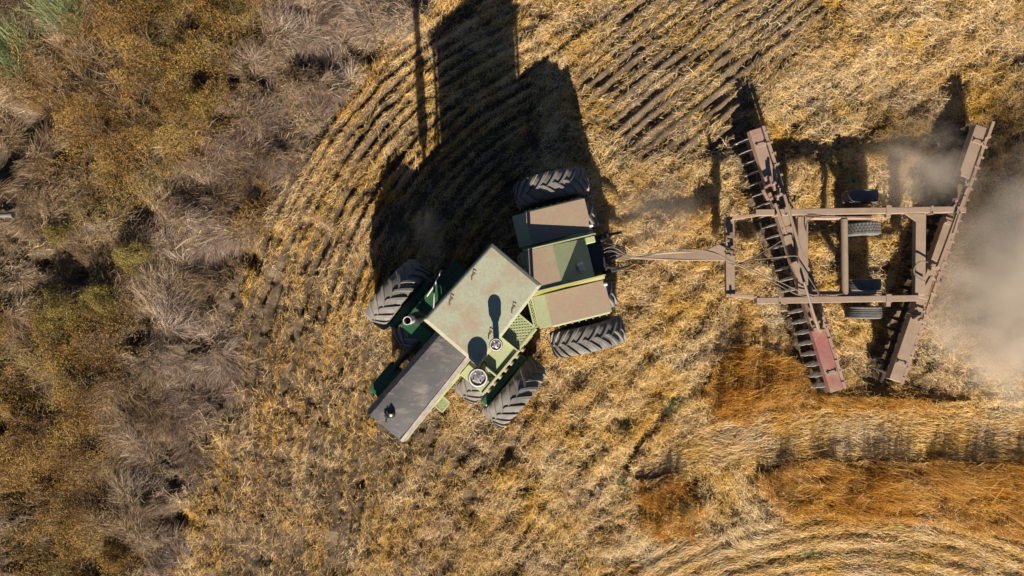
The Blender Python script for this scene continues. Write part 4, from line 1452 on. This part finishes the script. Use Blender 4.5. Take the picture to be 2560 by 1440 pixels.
# hitch: cross bar, arms, tongue, jack
mb = MB()
mb.beam(P(1825, 543, .88), P(1827, 738, .88), .20, .13); hbuild(mb, 'hitch_bar', M['tan'], bevel=.01)
for (x0, y0, x1, y1) in ((1815, 547, 1900, 536), (1815, 738, 1900, 741)):
    mb = MB()
    mb.beam(P(x0, y0, .92), P(x1, y1, .98), .07, .10)
    mb.beam(P(x0 + 10, y0 + 2, .90), P(x1 - 14, y1 + 5, .90), .03, .05)
    for (cx, cy) in ((x0 + 14, y0 - 1), (x1 - 12, y1 + 1)):
        c = P(cx, cy, .94); mb.tube([c - Vector((0, 0, .06)), c + Vector((0, 0, .05))], .03, 8)
    hbuild(mb, 'hitch_arm', M['reddust'], bevel=.005)
mb = MB()
zt0, zt1 = .62, .86
tl = [P(1560, 646, zt0), P(1700, 651, .76), P(1822, 652, zt1), P(1822, 604, zt1), P(1806, 606, zt1), P(1762, 627, .80), P(1650, 631, .72), P(1560, 641, zt0)]
mb.hexa([p - Vector((0, 0, .13)) for p in tl], tl)
hbuild(mb, 'tongue', M['tan'], bevel=.01)
mb = MB()
mb.beam(P(1500, 640, .62), P(1575, 644, .64), .09, .10)
mb.lathe(P(1508, 640, .0) + Vector((0, 0, .5)), (0, 0, 1), [(.03, 0), (.03, .2), (.05, .2), (.05, .22), (0, .22)], 10)
hbuild(mb, 'clevis', M['rust'], bevel=.006)
mb = MB()
mb.beam(P(1829, 560, 1.05), P(1830, 640, 1.05), .06, .06)
mb.tube([P(1829, 585, .9), P(1829, 585, 1.35)], .045, 10)
mb.tube([P(1831, 618, .9), P(1831, 618, 1.2)], .04, 10)
for (x0, y0, x1, y1, z_) in ((1816, 590, 1842, 594, 1.2), (1818, 600, 1840, 606, 1.12), (1820, 626, 1842, 632, 1.1), (1822, 572, 1838, 576, 1.15)):
    mb.beam(P(x0, y0, z_), P(x1, y1, z_), .05, .05)
hbuild(mb, 'jack', M['rust'], bevel=.005)


def hose(pts, r=.011):
    mb = MB()
    ps = [P(*p) for p in pts]
    # Catmull-Rom through the points
    out = []
    ext = [ps[0] * 2 - ps[1]] + ps + [ps[-1] * 2 - ps[-2]]
    for i in range(1, len(ext) - 2):
        p0, p1, p2, p3 = ext[i - 1:i + 3]
        for k in range(8):
            t = k / 8
            out.append(.5 * (2 * p1 + (p2 - p0) * t + (2 * p0 - 5 * p1 + 4 * p2 - p3) * t * t + (3 * p1 - p0 - 3 * p2 + p3) * t ** 3))
    out.append(ps[-1])
    mb.tube(out, r, 7)
    hbuild(mb, 'hydraulic_hose', M['hose'], smooth=True)


hose([(1480, 640, 1.1), (1522, 618, 1.15), (1542, 622, 1.1), (1575, 641, .85), (1620, 640, .80), (1660, 627, .86), (1740, 624, .92), (1790, 634, 1.0), (1836, 656, 1.05), (1870, 668, .98), (1940, 700, 1.05), (2000, 728, 1.08), (2050, 740, 1.04), (2110, 734, 1.0)])
hose([(1480, 650, 1.05), (1521, 627, 1.1), (1548, 634, 1.0), (1580, 643, .80), (1640, 634, .82), (1720, 626, .88), (1780, 629, .96), (1838, 660, 1.03), (1880, 678, .9), (1935, 706, 1.0), (1990, 735, 1.06), (2030, 742, 1.06)])
hose([(1818, 658, 1.0), (1838, 662, 1.02), (1866, 654, .96), (1900, 634, .9), (1950, 604, 1.02), (1962, 590, 1.05)])
hose([(1830, 660, 1.0), (1850, 658, .98), (1880, 650, .9), (1930, 645, .95), (1990, 640, 1.04), (2000, 660, 1.05), (2026, 700, 1.05), (2048, 736, 1.06)], .013)
hose([(2020, 592, 1.05), (2016, 570, 1.06), (2024, 548, 1.05), (2060, 541, 1.0), (2120, 543, .95), (2180, 545, .95)], .013)
hose([(2320, 655, 1.04), (2298, 655, 1.1), (2285, 672, 1.1), (2290, 690, 1.05), (2312, 704, 1.04)], .015)
hose([(2338, 690, 1.02), (2342, 702, 1.04), (2350, 704, 1.0), (2352, 696, .95)], .011)


# ------------------------------------------------------------------ single plants and small things on the ground
def gpos(px, py):
    x, y = (px - 1280) / PXM, (720 - py) / PXM
    return Vector((x, y, float(height(np.array([[x]]), np.array([[y]]))[0, 0])))


def shrub(name, label, cat, group, px, py, r, h, mat, n, leaf, upright=.3, stems=70):
    g = gpos(px, py)
    root = empty(name, g); tag(root, label, cat, group)
    a = RNG.uniform(0, 2 * math.pi, n); rr = r * np.sqrt(RNG.uniform(0, 1, n))
    x = g.x + rr * np.cos(a); y = g.y + rr * np.sin(a)
    lump = fbm(x / (r * .45), y / (r * .45), int(px), 3)
    prof = np.sqrt(np.clip(1 - (rr / r) ** 2, 0.02, 1)) * (.35 + 1.1 * lump)
    keep = RNG.uniform(0, 1, n) < smooth((lump - .28) / .22) * (1 - .85 * (rr / r) ** 2.5)
    x, y, prof, rr, a = x[keep], y[keep], prof[keep], rr[keep], a[keep]
    z = g.z + .04 + h * prof * RNG.uniform(.25, 1, len(x)) ** .7
    tint = np.clip(.5 + 1.2 * (fbm(x / .25, y / .25, int(py) + 3, 3) - .5) + RNG.normal(0, .2, len(x)), 0, 1)
    v, q, t = leaf_cloud(x, y, z, leaf, tint, upright)
    bulk_mesh('foliage', v, q, t, mat, parent=root, origin=tuple(g))
    v, q, t = tufts(np.full(6, g.x) + RNG.normal(0, r * .3, 6), np.full(6, g.y) + RNG.normal(0, r * .3, 6), np.full(6, g.z), stems // 6, h * .5, h * 1.15, 1.0, .008, np.full(6, .4), .2)
    bulk_mesh('stem', v, q, t, M['weed'], parent=root, origin=tuple(g))
    return root


def grass_clump(name, label, cat, group, px, py, r, n, lmin, lmax, mat, el=.8, lean=None, width=.010):
    g = gpos(px, py)
    k = max(3, int(n / 40))
    a = RNG.uniform(0, 6.28, k); rr = r * np.sqrt(RNG.uniform(0, 1, k))
    x = g.x + rr * np.cos(a); y = g.y + rr * np.sin(a)
    ln = None if lean is None else np.full(k, lean)
    v, q, t = tufts(x, y, np.full(k, g.z), 40, lmin, lmax, el, width, RNG.uniform(.35, .75, k), .2, ln, .5, .3)
    return bulk_mesh(name, v, q, t, mat, label, cat, None, origin=tuple(g)) if group is None else tag(bulk_mesh(name, v, q, t, mat, label, cat, None, origin=tuple(g)), group=group)


grass_clump('green_bush', 'bright green leafy bush cut off by the left edge, beside a dark hollow', 'bush', 'green bushes among the weeds', 18, 140, .62, 1900, .4, .95, M['leaf_green'], 1.0, 2.2, .014)
grass_clump('green_bush', 'feathery green bush near the top left corner, between brown weeds and rusty scrub', 'bush', 'green bushes among the weeds', 165, 52, .42, 1300, .35, .8, M['leaf_green'], 1.0, 2.0, .011)
shrub('yellow_shrub', 'round yellow green shrub alone among grey weeds, left of the bent dry stalk', 'shrub', 'yellow green shrubs', 337, 642, .48, .55, M['olive_leaf'], 9000, .017)
shrub('yellow_shrub', 'wide yellow green shrub at the top edge of the large rusty scrub patch', 'shrub', 'yellow green shrubs', 160, 775, .62, .6, M['olive_leaf'], 13000, .017)
shrub('yellow_shrub', 'mustard yellow shrub at the upper right corner of the large rusty scrub patch', 'shrub', 'yellow green shrubs', 262, 752, .48, .55, M['olive_leaf'], 9000, .017)
shrub('yellow_shrub', 'small pale yellow green shrub in flattened tan grass near the grey pole', 'shrub', 'yellow green shrubs', 155, 585, .32, .4, M['olive_leaf'], 5000, .016)
shrub('yellow_shrub', 'olive yellow shrub on the right rim of the upper rusty scrub', 'shrub', 'yellow green shrubs', 512, 268, .4, .55, M['olive_leaf'], 7000, .017)
shrub('rusty_shrub', 'small rusty orange shrub by a dark hollow near the bottom left', 'shrub', None, 290, 1395, .36, .5, M['scrub'], 7000, .017)
grass_clump('dead_bush', 'bare dead bush with pale branch tips in a dark hollow', 'bush', None, 343, 1188, .12, 160, .25, .6, M['twig'], 1.0, None, .014)
grass_clump('dead_bush', 'tangled grey leafless bush right of the round yellow shrub', 'bush', None, 385, 712, .38, 650, .2, .45, M['weed_grey'], .7, None, .008)
for (px, py, r, lb) in ((1572, 1058, .16, 'dark green weed in a shaded pit of the straw below the tractor tyres'), (1685, 1020, .12, 'thin green weed beside an orange stubble strip'), (1712, 1268, .14, 'green weed on the right side of the small square stubble patch'),
                        (1968, 1236, .17, 'sparse green weed between pale straw and the long stubble strip'), (2015, 1385, .13, 'flat green weed among the curved straw rows'), (1548, 1215, .14, 'dull green weed left of the small square stubble patch')):
    grass_clump('green_weed', lb, 'weed', 'green weeds growing through the straw', px, py, r, 160, .10, .26, M['leaf_green'], .8, None, .012)
mb = MB()
g0, g1 = gpos(440, 622), gpos(500, 592)
mb.tube([g0 + Vector((0, 0, .22)), (g0 + g1) / 2 + Vector((0, .02, .32)), g1 + Vector((0, 0, .34))], [.016, .013, .008], 6)
tag(mb.build('dry_stalk', M['tan']), 'single long pale stalk bent over the grey weeds', 'stalk')
mb = MB()
g0, g1 = gpos(-60, 545), gpos(50, 541)
mb.tube([g0 + Vector((0, 0, .28)), g1 + Vector((0, 0, .26))], .055, 12)
mb.tube([g1 + Vector((-.02, 0, .26)), g1 + Vector((.06, 0, .26))], .07, 12)
tag(mb.build('pole', M['pale_pole'] if 'pale_pole' in M else M['tan'], smooth=True), 'grey pole lying in flattened grass at the left edge', 'pole')
for (px, py, r, lb) in ((436, 1198, .07, 'pale stone at the upper end of the narrow dark hollow'), (448, 1207, .055, 'small pale stone in the middle of the narrow dark hollow'), (452, 1192, .05, 'smallest pale stone, upper right in the narrow dark hollow')):
    mb = MB()
    g = gpos(px, py) + Vector((0, 0, r * .4))
    n = 14
    for i in range(1, 7):
        ph = math.pi * i / 7
        for k in range(n):
            th = 2 * math.pi * k / n
            rr = r * (1 + .25 * math.sin(3 * th + px) * math.sin(2 * ph) + random.uniform(-.06, .06))
            mb.v.append(g + Vector((rr * math.sin(ph) * math.cos(th) * 1.2, rr * math.sin(ph) * math.sin(th), rr * math.cos(ph) * .7)))
    for i in range(5):
        for k in range(n):
            k2 = (k + 1) % n
            mb.f.append([i * n + k, (i + 1) * n + k, (i + 1) * n + k2, i * n + k2]); mb.m.append(0)
    mb.f.append(list(range(n))); mb.m.append(0); mb.f.append([5 * n + k for k in reversed(range(n))]); mb.m.append(0)
    tag(mb.build('stone', M['tan'], origin=g), lb, 'stone', 'stones in the dark hollow')


# ------------------------------------------------------------------ dust thrown up by the discs
def dust(center, radii, dens, label_seed, thr=.42, scale=.55):
    mb = MB()
    n, m_ = 28, 14
    for i in range(1, m_):
        ph = math.pi * i / m_
        for k in range(n):
            th = 2 * math.pi * k / n
            mb.v.append(Vector((math.sin(ph) * math.cos(th), math.sin(ph) * math.sin(th), math.cos(ph))))
    for i in range(m_ - 2):
        for k in range(n):
            k2 = (k + 1) % n
            mb.f.append([i * n + k, (i + 1) * n + k, (i + 1) * n + k2, i * n + k2]); mb.m.append(0)
    mb.f.append(list(range(n))); mb.m.append(0); mb.f.append([(m_ - 2) * n + k for k in reversed(range(n))]); mb.m.append(0)
    m = bpy.data.materials.new('airborne_dust'); m.use_nodes = True
    nt = m.node_tree; nt.nodes.remove(nt.nodes['Principled BSDF'])
    out = nt.nodes['Material Output']
    pv = nt.nodes.new('ShaderNodeVolumePrincipled')
    pv.inputs['Color'].default_value = (.88, .775, .65, 1)
    pv.inputs['Anisotropy'].default_value = .1
    co = coords(nt)
    ln = nt.nodes.new('ShaderNodeVectorMath'); ln.operation = 'LENGTH'; nt.links.new(co, ln.inputs[0])
    fall = nt.nodes.new('ShaderNodeMapRange'); fall.inputs[1].default_value = .30; fall.inputs[2].default_value = .98; fall.inputs[3].default_value = 1; fall.inputs[4].default_value = 0
    fall.interpolation_type = 'SMOOTHSTEP'
    nt.links.new(ln.outputs['Value'], fall.inputs[0])
    mp = nt.nodes.new('ShaderNodeMapping'); mp.inputs['Scale'].default_value = radii; mp.inputs['Location'].default_value = (label_seed, 3.1 * label_seed, 0); nt.links.new(co, mp.inputs[0])
    nz = noise(nt, scale, 4, .55, mp.outputs[0], .5)
    nr = nt.nodes.new('ShaderNodeMapRange'); nr.inputs[1].default_value = thr - .08; nr.inputs[2].default_value = thr + .24; nr.inputs[3].default_value = .0; nr.inputs[4].default_value = dens
    nt.links.new(nz.outputs[0], nr.inputs[0])
    mu = nt.nodes.new('ShaderNodeMath'); mu.operation = 'MULTIPLY'; nt.links.new(fall.outputs[0], mu.inputs[0]); nt.links.new(nr.outputs[0], mu.inputs[1])
    nt.links.new(mu.outputs[0], pv.inputs['Density'])
    nt.links.new(pv.outputs[0], out.inputs['Volume'])
    o = mb.build('dust_cloud', m)
    o.location = center; o.scale = radii
    tag(o, kind='stuff')
    return o


dust((13.3, .1, .8), (4.0, 3.9, 1.3), 3.6, 1.0, .40, .8)
dust((11.0, -.4, .5), (1.9, 2.4, .7), 2.2, 2.0, .42, 1.0)
dust((9.5, 2.75, .55), (1.7, 1.3, .7), 1.6, 4.0, .44, .9)
dust((3.4, 1.5, .5), (1.5, 1.1, .6), .7, 7.0, .42)
dust((-1.9, 1.1, .6), (.5, 1.0, .6), .5, 9.0, .40)
